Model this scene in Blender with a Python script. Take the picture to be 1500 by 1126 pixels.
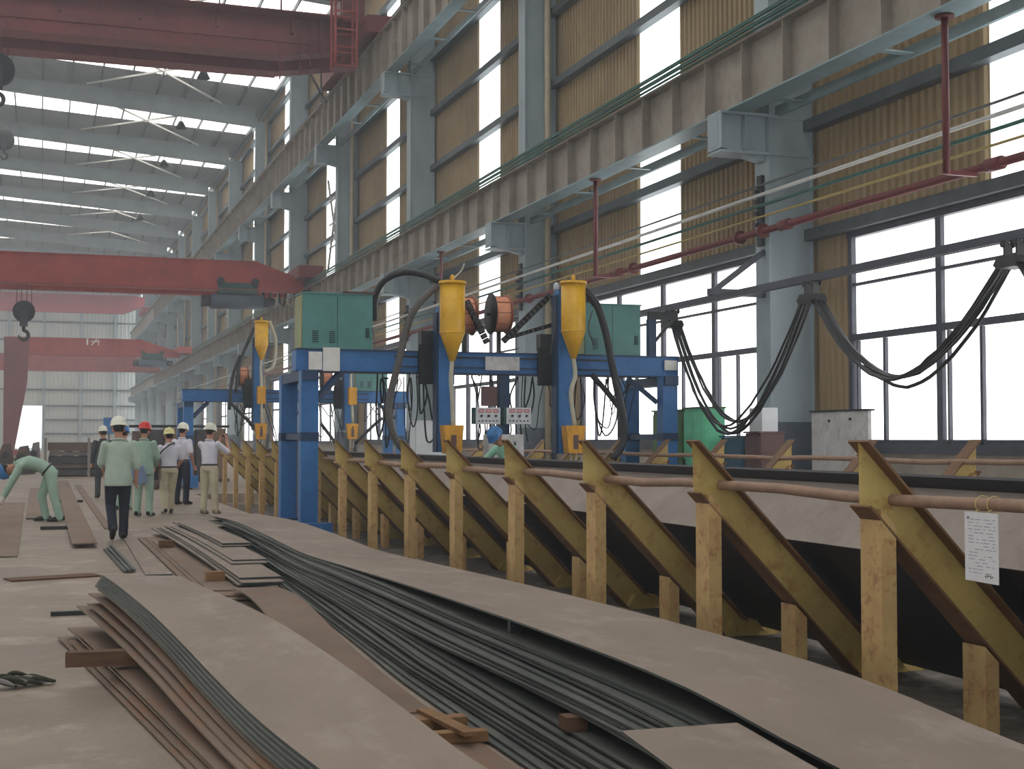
import bpy, bmesh, math, random
from math import sin, cos, tan, atan, atan2, pi, radians, sqrt, hypot
from mathutils import Vector, Matrix
random.seed(7)
scene = bpy.context.scene
COL = scene.collection
for o in list(bpy.data.objects): bpy.data.objects.remove(o)

# ---------------------------------------------------------------- camera
FPX, HCAM, YAW, PITCH = 2000.0, 1.45, radians(19), atan(80/2000)
cam_d = bpy.data.cameras.new('camera'); cam = bpy.data.objects.new('camera', cam_d); COL.objects.link(cam)
cam_d.sensor_width = 36.0; cam_d.lens = 36.0*FPX/1500; cam_d.clip_end = 1000; cam_d.clip_start = .05
cam.location = (0, 0, HCAM); cam.rotation_euler = (pi/2+PITCH, 0, -YAW)
scene.camera = cam
CF = Vector((sin(YAW)*cos(PITCH), cos(YAW)*cos(PITCH), sin(PITCH))); CR = Vector((cos(YAW), -sin(YAW), 0)); CU = CR.cross(CF)
def on(px, py, X=None, Y=None, Z=None):
    d = CF+CR*((px-750)/FPX)-CU*((py-563)/FPX)
    t = X/d.x if X is not None else Y/d.y if Y is not None else (Z-HCAM)/d.z
    return Vector((0, 0, HCAM))+d*t

# ---------------------------------------------------------------- sky, sun, exposure
world = bpy.data.worlds.new('world'); scene.world = world; world.use_nodes = True
bg = world.node_tree.nodes['Background']; bg.inputs[0].default_value = (.80, .90, 1.0, 1); bg.inputs[1].default_value = 5.0
sc_v = scene.view_settings; sc_v.view_transform = 'Standard'; sc_v.look = 'None'; sc_v.gamma = 1.0; sc_v.use_curve_mapping = False
sc_v.exposure = -0.75
DAY_SIDE, DAY_ROOF = 5.5, 5.5            # daylight coming through the glazed walls and the roof lights

# ---------------------------------------------------------------- materials
MATS = {}
def srgb(r, g, b):
    f = lambda c: (c/255/12.92) if c/255 <= .04045 else ((c/255+.055)/1.055)**2.4
    return (f(r), f(g), f(b), 1)
def mat(name, c, c2=None, rough=.6, metal=0.0, scale=3.0, bump=0.0, bscale=40., stretch=(1,1,1), spot=None, spot_amt=.35, spec=.4):
    m = bpy.data.materials.new(name); m.use_nodes = True; nt = m.node_tree; N = nt.nodes; L = nt.links
    b = N['Principled BSDF']; b.inputs['Roughness'].default_value = rough; b.inputs['Metallic'].default_value = metal
    b.inputs['Specular IOR Level'].default_value = spec
    g = N.new('ShaderNodeNewGeometry'); mp = N.new('ShaderNodeMapping'); mp.inputs['Scale'].default_value = stretch
    L.new(g.outputs['Position'], mp.inputs['Vector'])
    n = N.new('ShaderNodeTexNoise'); n.inputs['Scale'].default_value = scale; n.inputs['Detail'].default_value = 6; n.inputs['Roughness'].default_value = .65
    L.new(mp.outputs[0], n.inputs['Vector'])
    r = N.new('ShaderNodeValToRGB'); r.color_ramp.elements[0].position = .33; r.color_ramp.elements[1].position = .67
    c2 = c2 or tuple(x*.8 for x in c[:3])+(1,)
    r.color_ramp.elements[0].color = c2; r.color_ramp.elements[1].color = c
    L.new(n.outputs['Fac'], r.inputs[0]); out = r.outputs[0]
    if spot:
        n2 = N.new('ShaderNodeTexNoise'); n2.inputs['Scale'].default_value = scale*2.7; n2.inputs['Detail'].default_value = 8; n2.inputs['Roughness'].default_value = .7
        L.new(mp.outputs[0], n2.inputs['Vector'])
        r2 = N.new('ShaderNodeValToRGB'); r2.color_ramp.elements[0].position = .52; r2.color_ramp.elements[1].position = .66
        r2.color_ramp.elements[0].color = (0,0,0,1); r2.color_ramp.elements[1].color = (spot_amt,)*3+(1,)
        L.new(n2.outputs['Fac'], r2.inputs[0])
        mx = N.new('ShaderNodeMix'); mx.data_type = 'RGBA'; L.new(r2.outputs[0], mx.inputs[0]); L.new(out, mx.inputs[6]); mx.inputs[7].default_value = spot
        out = mx.outputs[2]
    L.new(out, b.inputs['Base Color'])
    if bump:
        n3 = N.new('ShaderNodeTexNoise'); n3.inputs['Scale'].default_value = bscale; n3.inputs['Detail'].default_value = 4
        L.new(mp.outputs[0], n3.inputs['Vector'])
        bp = N.new('ShaderNodeBump'); bp.inputs['Strength'].default_value = bump; bp.inputs['Distance'].default_value = .02
        L.new(n3.outputs['Fac'], bp.inputs['Height']); L.new(bp.outputs[0], b.inputs['Normal'])
    MATS[name] = m; return m
def daylit(name, col, strength, var=.12, scale=.6):
    m = bpy.data.materials.new(name); m.use_nodes = True; nt = m.node_tree; N = nt.nodes; L = nt.links
    b = N['Principled BSDF']; b.inputs['Base Color'].default_value = (.75, .8, .82, 1); b.inputs['Roughness'].default_value = .35
    g = N.new('ShaderNodeNewGeometry'); n = N.new('ShaderNodeTexNoise'); n.inputs['Scale'].default_value = scale; L.new(g.outputs['Position'], n.inputs['Vector'])
    r = N.new('ShaderNodeValToRGB'); r.color_ramp.elements[0].position = .3; r.color_ramp.elements[1].position = .7
    r.color_ramp.elements[0].color = tuple(x*(1-var) for x in col[:3])+(1,); r.color_ramp.elements[1].color = col
    L.new(n.outputs['Fac'], r.inputs[0]); L.new(r.outputs[0], b.inputs['Emission Color']); b.inputs['Emission Strength'].default_value = strength
    MATS[name] = m; return m
mat('concrete', srgb(147,131,115), srgb(118,104,90), rough=.5, scale=.55, bump=.15, bscale=25, spot=srgb(172,160,146), spot_amt=.75, spec=.4)
mat('dirt_floor', srgb(120,112,104), srgb(86,78,70), rough=.9, scale=2.2, bump=.7, bscale=14, spot=srgb(150,145,140), spot_amt=.6)
mat('masonry', srgb(176,168,156), srgb(148,140,128), rough=.85, scale=2.0, bump=.2)
mat('sheet', srgb(168,146,108), srgb(146,126,94), rough=.6, scale=.8, stretch=(1,.6,.5), spot=srgb(128,106,78), spot_amt=.3)
mat('sheet_end', srgb(205,205,196), srgb(188,190,186), rough=.6, scale=.4)
mat('girt', srgb(84,92,96), srgb(66,72,76), rough=.5, scale=2)
mat('column', srgb(162,176,182), srgb(142,156,164), rough=.5, scale=1.6, stretch=(1,1,.4))
mat('column_base', srgb(84,96,108), srgb(70,80,92), rough=.5, scale=2)
mat('runway', srgb(160,152,140), srgb(134,124,112), rough=.55, scale=1.1, spot=srgb(112,98,84), spot_amt=.4)
mat('runway_blue', srgb(136,156,162), srgb(116,136,142), rough=.45, scale=1.5)  # blue-grey tone of bottom flange, ties and edge channel, cooler than the web
mat('roof_sheet', srgb(150,156,156), srgb(132,138,140), rough=.6, scale=.5)
mat('rafter', srgb(168,178,180), srgb(146,156,160), rough=.5, scale=.8)
mat('purlin', srgb(98,104,106), rough=.6, scale=1)
mat('brace', srgb(214,214,206), rough=.5)
mat('frame', srgb(74,76,88), srgb(58,60,70), rough=.5, scale=4)
mat('pipe_grey', srgb(92,94,92), rough=.5); mat('pipe_white', srgb(208,208,204), rough=.4)
mat('pipe_green', srgb(50,96,86), srgb(38,76,68), rough=.45); mat('pipe_yellow', srgb(170,150,90), rough=.5)
mat('pipe_red', srgb(112,46,46), srgb(90,36,38), rough=.5, scale=3); mat('downpipe', srgb(196,184,156), rough=.5)
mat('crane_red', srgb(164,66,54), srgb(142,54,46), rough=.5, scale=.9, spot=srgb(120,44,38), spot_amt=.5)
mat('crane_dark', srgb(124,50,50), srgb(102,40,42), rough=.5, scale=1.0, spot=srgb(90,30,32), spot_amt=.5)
mat('crane_pink', srgb(176,88,94), srgb(158,76,84), rough=.5, scale=.9)
mat('dark_steel', srgb(52,52,54), srgb(36,36,38), rough=.5, scale=4)
mat('black', srgb(30,30,33), srgb(22,22,24), rough=.6)
mat('rubber', srgb(44,44,48), srgb(32,32,36), rough=.45, scale=6)
mat('yellow', srgb(200,174,104), srgb(178,152,86), rough=.55, scale=2.2, spot=srgb(150,92,52), spot_amt=.55, bump=.1)
mat('yellow_rusty', srgb(200,168,112), srgb(184,148,98), rough=.6, scale=5, spot=srgb(140,76,48), spot_amt=.6)
mat('jib_flange_shaded', srgb(124,92,60), srgb(98,72,50), rough=.6, scale=4, spot=srgb(116,66,50), spot_amt=.5)  # jib yellow browned to paint in the underside shade, plus rust spots
mat('rail_pipe', srgb(160,130,108), srgb(136,108,90), rough=.55, scale=5, spot=srgb(110,70,54), spot_amt=.4)
mat('plate_top', srgb(143,127,114), srgb(126,111,99), rough=.62, scale=1.3, stretch=(1,.5,1), spot=srgb(164,150,140), spot_amt=.5, bump=.08, bscale=30)
mat('plate_edge', srgb(70,77,73), srgb(42,48,46), rough=.5, scale=5, stretch=(1,.1,4), spot=srgb(128,130,122), spot_amt=.35)
mat('plate_oily', srgb(88,90,84), srgb(64,68,64), rough=.55, scale=2, stretch=(1,.3,1), spot=srgb(130,126,114), spot_amt=.3)
mat('plate_rust', srgb(130,109,93), srgb(108,89,75), rough=.7, scale=1.8, stretch=(1,.4,1), spot=srgb(134,84,50), spot_amt=.55)
mat('rust_edge_lit', srgb(140,126,108), srgb(104,90,74), rough=.65, scale=5, stretch=(1,.15,4), spot=srgb(108,70,48), spot_amt=.5)  # rust-spotted plate edge, base lightened for the light it catches
mat('girder_grey', srgb(150,138,130), srgb(132,120,112), rough=.6, scale=2.2, spot=srgb(120,96,84), spot_amt=.35)
mat('girder_shaded', srgb(46,46,52), srgb(34,34,40), rough=.5, scale=3)  # same steel as the web, shade on the flanges painted in as near-black
mat('wood', srgb(150,114,78), srgb(122,90,60), rough=.8, scale=6, stretch=(.3,3,3))
mat('wood_dark', srgb(110,82,60), srgb(84,60,46), rough=.85, scale=6, stretch=(.3,3,3))
mat('blue', srgb(52,116,178), srgb(40,98,158), rough=.45, scale=2, spot=srgb(30,62,100), spot_amt=.4)
mat('blue_dark', srgb(34,64,100), srgb(26,48,78), rough=.5, scale=2)
mat('blue_bright', srgb(40,124,196), rough=.45)
mat('cabinet_green', srgb(90,144,140), srgb(76,126,122), rough=.45, scale=1.5)
mat('cabinet_side', srgb(150,156,110), rough=.5)
mat('vent_dark', srgb(42,78,74), rough=.6)
mat('lid_brown', srgb(96,64,58), rough=.6)
mat('hopper', srgb(234,182,40), srgb(214,162,30), rough=.38, scale=3, spot=srgb(190,120,20), spot_amt=.4, spec=.5)
mat('hopper_head', srgb(226,166,44), srgb(204,144,38), rough=.45, scale=5, spot=srgb(120,70,30), spot_amt=.4)
mat('copper', srgb(236,166,130), srgb(216,140,106), rough=.4, metal=.15, scale=6)
mat('copper_dark', srgb(150,88,68), rough=.5)
mat('clear_hose', srgb(190,186,166), rough=.35); mat('hose_grey', srgb(96,92,88), rough=.5)
mat('white_box', srgb(214,218,222), srgb(200,204,208), rough=.45); mat('placard', srgb(228,226,220), srgb(212,210,204), rough=.5, scale=8)
mat('red_led', srgb(196,40,58), rough=.3); mat('knob', srgb(48,48,52), rough=.4)
mat('paper', srgb(232,230,232), rough=.7); mat('ink', srgb(150,152,166), rough=.8); mat('ink_dark', srgb(60,62,70), rough=.8)
mat('green_bright', srgb(128,238,186), srgb(112,216,164), rough=.5); mat('green_olive', srgb(84,124,62), rough=.5); mat('teal_blue', srgb(62,100,124), rough=.5)
mat('board', srgb(206,206,206), srgb(180,178,178), rough=.6, scale=4, spot=srgb(140,130,124), spot_amt=.5)
mat('red_brown', srgb(108,80,78), rough=.6)
mat('skin', srgb(188,138,112), srgb(170,122,98), rough=.55); mat('hair', srgb(28,24,24), rough=.6)
mat('shirt_sage', srgb(176,190,176), srgb(160,175,162), rough=.85, scale=5); mat('work_green', srgb(162,188,170), srgb(144,170,154), rough=.85, scale=5)
mat('work_mint', srgb(160,210,184), srgb(140,190,166), rough=.85, scale=5)
mat('shirt_white', srgb(226,224,234), srgb(206,204,218), rough=.85, scale=5); mat('khaki', srgb(206,197,170), srgb(184,174,146), rough=.85, scale=5)
mat('navy', srgb(34,40,56), srgb(26,30,44), rough=.85, scale=5); mat('dark_cloth', srgb(66,68,72), rough=.85)
mat('shoe', srgb(38,34,34), rough=.5); mat('shoe_tan', srgb(150,136,116), rough=.6); mat('leather', srgb(40,34,34), rough=.45)
mat('helmet_white', srgb(236,234,218), rough=.3, spec=.5); mat('helmet_yellow', srgb(232,224,160), rough=.3); mat('helmet_red', srgb(222,56,46), rough=.3); mat('helmet_blue', srgb(50,128,206), rough=.3); mat('helmet_blue_dark', srgb(62,120,178), srgb(50,104,160), rough=.35)
mat('clipboard', srgb(128,146,180), rough=.5); mat('rag', srgb(70,70,58), srgb(48,48,40), rough=.9, scale=20); mat('glove', srgb(226,220,208), rough=.85)
mat('rope', srgb(84,76,64), rough=.8); mat('wire_gold', srgb(214,190,120), rough=.5)
mat('outside', srgb(150,152,146), srgb(130,134,128), rough=.9, scale=.3)
mat('clutter_dark', srgb(82,74,74), srgb(58,54,56), rough=.8, scale=2); mat('clutter_light', srgb(140,132,128), rough=.8, scale=2); mat('clutter_brown', srgb(112,92,80), srgb(86,70,62), rough=.8, scale=2)
daylit('daylight_panel', (.90, .97, 1.0, 1), DAY_SIDE); daylit('roof_light', (1.0, .98, .95, 1), DAY_ROOF); daylit('window_glass', (1.0, .985, .97, 1), DAY_SIDE*.9, .2, .35)
daylit('lamp_glow', (1, .95, .8, 1), 8.0, 0)

# ---------------------------------------------------------------- mesh builder
ORG = {}
class MB:
    def __init__(s): s.v = []; s.f = []; s.mi = []; s.cur = 0; s.sm = []; s.smooth = False
    def face(s, idx): s.f.append(tuple(idx)); s.mi.append(s.cur); s.sm.append(s.smooth)
    def hexa(s, P):
        b = len(s.v); s.v += [tuple(p) for p in P]
        for q in ((0,3,2,1),(4,5,6,7),(0,1,5,4),(1,2,6,5),(2,3,7,6),(3,0,4,7)): s.face([b+i for i in q])
        return s
    def box(s, x0, x1, y0, y1, z0, z1):
        return s.hexa([(x0,y0,z0),(x1,y0,z0),(x1,y1,z0),(x0,y1,z0),(x0,y0,z1),(x1,y0,z1),(x1,y1,z1),(x0,y1,z1)])
    def bar(s, a, b, w, h, up=(0,0,1)):
        a = Vector(a); b = Vector(b); d = (b-a).normalized(); up = Vector(up)
        if abs(d.dot(up)) > .98: up = Vector((1,0,0))
        r = d.cross(up).normalized(); u = r.cross(d)
        P = []
        for q in (a, b):
            P += [q-r*w/2-u*h/2, q+r*w/2-u*h/2, q+r*w/2+u*h/2, q-r*w/2+u*h/2]
        return s.hexa(P)
    def prism(s, poly, axis, a0, a1):
        def pt(u, v, a): return (a,u,v) if axis == 'x' else (u,a,v) if axis == 'y' else (u,v,a)
        n = len(poly); b = len(s.v)
        s.v += [pt(u,v,a0) for u,v in poly]+[pt(u,v,a1) for u,v in poly]
        s.face(range(b+n-1, b-1, -1)); s.face(range(b+n, b+2*n))
        for i in range(n): j = (i+1) % n; s.face((b+i, b+j, b+n+j, b+n+i))
        return s
    def cyl(s, a, b, r0, r1=None, n=12, caps=True):
        r1 = r0 if r1 is None else r1
        a = Vector(a); b = Vector(b); d = (b-a).normalized(); up = Vector((0,0,1)) if abs(d.z) < .9 else Vector((1,0,0))
        u = d.cross(up).normalized(); w = d.cross(u); k = len(s.v); sm = s.smooth
        for q, r in ((a,r0),(b,r1)):
            s.v += [tuple(q+u*(r*cos(2*pi*i/n))+w*(r*sin(2*pi*i/n))) for i in range(n)]
        s.smooth = True
        for i in range(n): j = (i+1) % n; s.face((k+i, k+j, k+n+j, k+n+i))
        s.smooth = False
        if caps: s.face(range(k+n-1, k-1, -1)); s.face(range(k+n, k+2*n))
        s.smooth = sm; return s
    def tube(s, pts, r, n=8):
        pts = [Vector(p) for p in pts]; k = len(s.v); prev = None
        for i, p in enumerate(pts):
            d = (pts[min(i+1, len(pts)-1)]-pts[max(i-1, 0)]).normalized()
            if prev is None: u = d.cross(Vector((0,0,1)) if abs(d.z) < .9 else Vector((1,0,0))).normalized()
            else: u = (prev-d*prev.dot(d)).normalized()
            prev = u; w = d.cross(u); rr = r[i] if isinstance(r, (list, tuple)) else r
            s.v += [tuple(p+u*(rr*cos(2*pi*j/n))+w*(rr*sin(2*pi*j/n))) for j in range(n)]
        s.smooth = True
        for i in range(len(pts)-1):
            for j in range(n): q = (j+1) % n; s.face((k+i*n+j, k+i*n+q, k+(i+1)*n+q, k+(i+1)*n+j))
        s.smooth = False
        s.face(range(k+n-1, k-1, -1)); e = k+(len(pts)-1)*n; s.face(range(e, e+n)); return s
    def lathe(s, prof, c, n=20, axis='z'):
        c = Vector(c); k = len(s.v); s.smooth = True
        for r, h in prof:
            for j in range(n):
                a = 2*pi*j/n; x, y = r*cos(a), r*sin(a)
                s.v.append(tuple(c+(Vector((x,y,h)) if axis == 'z' else Vector((h,x,y)) if axis == 'x' else Vector((y,h,x)))))
        for i in range(len(prof)-1):
            for j in range(n): q = (j+1) % n; s.face((k+i*n+j, k+i*n+q, k+(i+1)*n+q, k+(i+1)*n+j))
        s.smooth = False; s.face(range(k+n-1, k-1, -1)); e = k+(len(prof)-1)*n; s.face(range(e, e+n)); return s
    def ihb(s, a, b, depth, width, tf, tw, up=(0,0,1)):          # I section along a-b, web in the plane of `up`
        a = Vector(a); b = Vector(b); d = (b-a).normalized(); upv = Vector(up); r = d.cross(upv).normalized(); u = r.cross(d)
        o = u*(depth/2-tf/2)
        s.bar(a+o, b+o, width, tf, up); s.bar(a-o, b-o, width, tf, up); s.bar(a, b, tw, depth-2*tf, up); return s
    def mesh(s, name, mats, org):
        me = bpy.data.meshes.new(name); me.from_pydata([(x-org[0], y-org[1], z-org[2]) for x,y,z in s.v], [], s.f)
        for m in mats: me.materials.append(MATS[m])
        me.polygons.foreach_set('material_index', s.mi); me.polygons.foreach_set('use_smooth', s.sm); me.update(); return me
    def build(s, name, mats, parent=None, label=None, cat=None, group=None, kind=None, org=None):
        if isinstance(mats, str): mats = [mats]
        if parent is not None: og = ORG[parent.name]
        elif org is not None: og = Vector(org)
        else:
            xs = [p[0] for p in s.v]; ys = [p[1] for p in s.v]; zs = [p[2] for p in s.v]
            og = Vector(((min(xs)+max(xs))/2, (min(ys)+max(ys))/2, min(zs)))
        o = bpy.data.objects.new(name, s.mesh(name, mats, og)); COL.objects.link(o)
        if parent is not None: o.parent = parent
        else: o.location = og
        ORG[o.name] = og
        tag(o, label, cat, group, kind); return o
def tag(o, label=None, cat=None, group=None, kind=None):
    for k, v in (('label', label), ('category', cat), ('group', group), ('kind', kind)):
        if v: o[k] = v
    return o
def thing(name, loc, label, cat, group=None, kind=None):
    o = bpy.data.objects.new(name, None); COL.objects.link(o); o.location = loc; o.empty_display_size = .2
    ORG[o.name] = Vector(loc); return tag(o, label, cat, group, kind)
KIDS = {}
def copy_tree(o, loc, label=None, group=None, parent=None):
    c = o.copy(); COL.objects.link(c)
    if parent is None: c.location = loc; ORG[c.name] = Vector(loc)
    else: c.parent = parent; ORG[c.name] = ORG[parent.name]
    if label: c['label'] = label
    if group: c['group'] = group
    for ch in [x for x in o.children]: copy_tree(ch, None, parent=c)
    return c
def share(o, name, delta, parent):          # a piece with the same mesh, moved by delta
    c = bpy.data.objects.new(name, o.data); COL.objects.link(c); c.parent = parent; c.location = delta; ORG[c.name] = ORG[parent.name]+Vector(delta); return c
ORD = ['first','second','third','fourth','fifth','sixth','seventh','eighth','ninth','tenth','eleventh','twelfth','thirteenth','fourteenth','fifteenth','sixteenth','seventeenth','eighteenth','nineteenth','twentieth']
def bez(pts, n=24):                          # smooth curve through points
    P = [Vector(p) for p in pts]; out = []
    Q = [P[0]*2-P[1]]+P+[P[-1]*2-P[-2]]
    for i in range(1, len(Q)-2):
        a, b, c, d = Q[i-1], Q[i], Q[i+1], Q[i+2]; m = max(3, n//(len(P)-1))
        for k in range(m):
            t = k/m; out.append(.5*((2*b)+(c-a)*t+(2*a-5*b+4*c-d)*t*t+(3*b-a-3*c+d)*t**3))
    out.append(P[-1]); return out

# ---------------------------------------------------------------- the hall
XW, XL, Y0, Y1 = 13.0, -21.0, -16.0, 197.0
BAY = 12.25; COLY = [21.2+BAY*k for k in range(-3, 15)]     # bay lines
COLP = [y-.2 for y in COLY]; COLP[4] += .55; COLP[5] += .2; COLP[6] += .3   # column near faces
XR = (XW+XL)/2
def roofz(x): return 21.7+.055*(12.5-x) if x >= XR else 21.7+.055*(x-XL-.5)

PX0, PX1, PY0, PY1, PZ = 3.86, 11.1, .5, 37.0, -.25        # floor pit added so cradle legs reach down as far as in the image
m = MB(); m.box(XL, PX0, Y0, Y1, -.3, 0); m.box(PX1, XW, Y0, Y1, -.3, 0); m.box(PX0, PX1, Y0, PY0, -.3, 0); m.box(PX0, PX1, PY1, Y1, -.3, 0); m.box(PX0, PX1, PY0, PY1, -.3, PZ); m.build('floor', 'concrete', kind='structure', label='worn beige concrete floor of the workshop hall')
m = MB(); m.box(-80, 90, -60, 300, -.6, -.32); m.build('ground_outside', 'outside', kind='structure', label='grey ground outside the hall')
# debris strip under the cradle
m = MB(); rr = random.Random(3); nx, ny = 14, 90
for j in range(ny+1):
    for i in range(nx+1):
        e = (i in (0, nx) or j in (0, ny)); m.v.append((3.9+i*.51+(0 if e else rr.uniform(-.1,.1)), 1.0+j*.395+(0 if e else rr.uniform(-.1,.1)), .004+PZ if e else PZ+.006+abs(rr.gauss(0,.022))))
for j in range(ny):
    for i in range(nx): b = j*(nx+1)+i; m.face((b, b+1, b+nx+2, b+nx+1))
m.build('rubble', 'dirt_floor', label='grey dusty welding slag and rubble under the yellow cradles', cat='rubble', kind='stuff')

# right wall: low masonry, sheeting between girts, daylight strips
GZ = [5.05, 7.0, 8.95, 10.9, 12.85, 14.8, 16.75, 18.7, 20.65, 21.65]
m = MB(); m.box(XW-.12, XW+.12, Y0, Y1, 0, 1.26); wr = m.build('wall_right', 'masonry', kind='structure', label='long side wall with sheeting, windows and daylight strips')
def sheet_mb(y0, y1, z0, z1, x, p=.204, d=.05, sgn=-1):
    m = MB(); n = max(1, round((y1-y0)/p)); p = (y1-y0)/n; prof = []
    for i in range(n): b = y0+i*p; prof += [(b, 0), (b+.45*p, 0), (b+.55*p, d), (b+.9*p, d)]
    prof.append((y1, 0)); k = len(prof)
    for y, e in prof: m.v += [(x+sgn*e, y, z0), (x+sgn*e, y, z1)]
    for i in range(k-1): m.face((2*i, 2*i+2, 2*i+3, 2*i+1))
    return m
proto = {}
def put(key, mk, name, mats, dy, parent):
    if key not in proto: proto[key] = (mk().build(name, mats, parent), dy)
    else: o, d0 = proto[key]; share(o, name, (0, dy-d0, 0), parent)
WINS = []
def side_wall(X, sgn, parent, pre):
    for k, yc in enumerate(COLY[:-1]):
        a, b = yc+.2, yc+BAY+.2; s0, s1 = a+5.07, a+7.17
        for li in range(len(GZ)-1):
            z0, z1 = GZ[li], GZ[li+1]
            put((pre,'l',li), lambda: sheet_mb(a, s0, z0, z1, X, sgn=sgn), 'wall_panel', 'sheet', yc, parent)
            put((pre,'r',li), lambda: sheet_mb(s1, b, z0, z1, X, sgn=sgn), 'wall_panel', 'sheet', yc, parent)
            put((pre,'d',li), lambda: MB().box(X-.03, X-.01, s0, s1, z0+.02, z1-.02) if sgn < 0 else MB().box(X+.01, X+.03, s0, s1, z0+.02, z1-.02), 'daylight_panel', 'daylight_panel', yc, parent)
        for li, z in enumerate(GZ[:-1]):
            def g():
                m = MB(); e = X+sgn*.05; q = X+sgn*.28; m.box(min(e,q), max(e,q), a+.02, b-.02, z+.085, z+.1); m.box(min(e,q), max(e,q), a+.02, b-.02, z-.1, z-.085); m.box(min(q,q-sgn*.015), max(q,q-sgn*.015), a+.02, b-.02, z-.085, z+.085); return m
            put((pre,'g',li), g, 'girt', 'girt', yc, parent)
        # sheeting beside the window
        put((pre,'wa'), lambda: sheet_mb(a-.2, a+1.1, 1.26, GZ[0], X, sgn=sgn), 'wall_panel', 'sheet', yc, parent)
        put((pre,'wb'), lambda: sheet_mb(b-1.45, b-.2, 1.26, GZ[0], X, sgn=sgn), 'wall_panel', 'sheet', yc, parent)
side_wall(XW, -1, wr, 'R')
m = MB(); m.box(XL-.12, XL+.12, Y0, Y1, 0, 1.26); wl = m.build('wall_left', 'masonry', kind='structure', label='opposite side wall of the hall')
side_wall(XL, 1, wl, 'L')
# windows: four lights per bay
def window(n, X, sgn, ya, yb, detail):
    w = thing('window_%d' % n, (X, (ya+yb)/2, 1.26), 'dark framed factory window, the one filling bay %d of the wall' % n, 'window', kind='structure'); del w['category']
    f = MB(); d0, d1 = X+sgn*.10, X-sgn*.06; d0, d1 = min(d0,d1), max(d0,d1)
    f.box(d0-.03, d1, ya, yb, 4.84, 5.0); f.box(d0-.12, d1, ya-.05, yb+.05, 1.22, 1.36); f.box(d0, d1, ya, ya+.1, 1.36, 4.84); f.box(d0, d1, yb-.1, yb, 1.36, 4.84)
    f.build('window_frame', 'frame', w)
    n_ = 4; st = (yb-ya)/n_; zs = [1.36, 3.16, 4.05, 4.86]
    for i in range(n_):
        y0 = ya+i*st; y1 = y0+st
        if i: MB().box(d0+.02, d1, y0-.07, y0+.07, 1.36, 4.86).build('mullion', 'frame', w)
        for z, h in ((3.16, .11), (4.05, .05)):
            MB().box(d0+.02, d1, y0+.07, y1-.07, z-h/2, z+h/2).build('transom', 'frame', w)
        if detail:
            MB().box(d0+.03, d1-.02, y0+st*.60-.03, y0+st*.60+.03, 1.36, 3.10).build('sash_bar', 'frame', w)
            MB().box(d0+.03, d1-.02, y1-.22, y1-.18, 1.36, 3.10).build('sash_bar', 'frame', w)
            MB().box(d0+.03, d1-.02, y0+.07, y1-.07, 1.36, 1.44).build('sash_bar', 'frame', w)
        xm = X-sgn*.0
        for z0, z1 in zip(zs, zs[1:]):
            MB().box(xm-.008, xm+.008, y0+.05, y1-.05, z0, z1).build('pane', 'window_glass', w)
for k, yc in enumerate(COLY[:-1]):
    window(k+1, XW, -1, yc+1.3, yc+BAY-1.25, -1 < k < 6)
    window(k+1+len(COLY), XL, 1, yc+1.3, yc+BAY-1.25, False)

# columns with corbels
for side, X, sgn in (('right', 12.0, 1), ('left', XL+1.0, -1)):
    p0 = None
    for k, y in enumerate(COLP):
        lab = 'grey steel building column against the %s' % ('window wall, standing in %s row position from the near end' % ORD[k] if side == 'right' else 'far left wall, %s from the near end' % ORD[k])
        if p0 is None:
            t = thing('column', (X+sgn*.45, y+.2, 0), lab, 'column', 'building columns', kind='structure'); p0 = t; y00 = y
            xa, xb = sorted((X, X+sgn*.88)); m = MB()
            m.box(xa, xa+.03, y, y+.5, 1.75, 20.6); m.box(xb-.03, xb, y, y+.5, 1.75, 20.6); m.box(xa+.03, xb-.03, y+.06, y+.44, 1.75, 20.6); m.build('shaft', 'column', t)
            m = MB(); m.box(xa-.01, xb+.01, y-.01, y+.43, 0, 1.75); m.build('painted_base', 'column_base', t)
            for zc, nm in ((7.11, .66), (14.15, .75)):
                m = MB(); xo = X-sgn*.95; x1, x2 = sorted((X, xo))
                m.prism([(X, zc-nm-.12), (xo, zc-nm+.1), (xo, zc), (X, zc)], 'y', y+.12, y+.38)
                m.box(x1, x2, y, y+.5, zc, zc+.04); m.box(x1, x2, y, y+.5, zc-nm-.02, zc-nm+.02)
                m.build('corbel', 'column', t)
                for xs in (X-sgn*.45, X-sgn*.93): MB().box(xs-.012, xs+.012, y, y+.5, zc-nm+.05, zc).build('stiffener', 'column', t)
                MB().box(xa-.02, xb+.02, y-.008, y, zc-.02, zc+.03).build('stiffener', 'column', t); MB().box(xa-.02, xb+.02, y-.008, y, zc-nm-.02, zc-nm+.03).build('stiffener', 'column', t)
        else: copy_tree(p0, (X+sgn*.45, y+.2, 0), lab)

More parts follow.
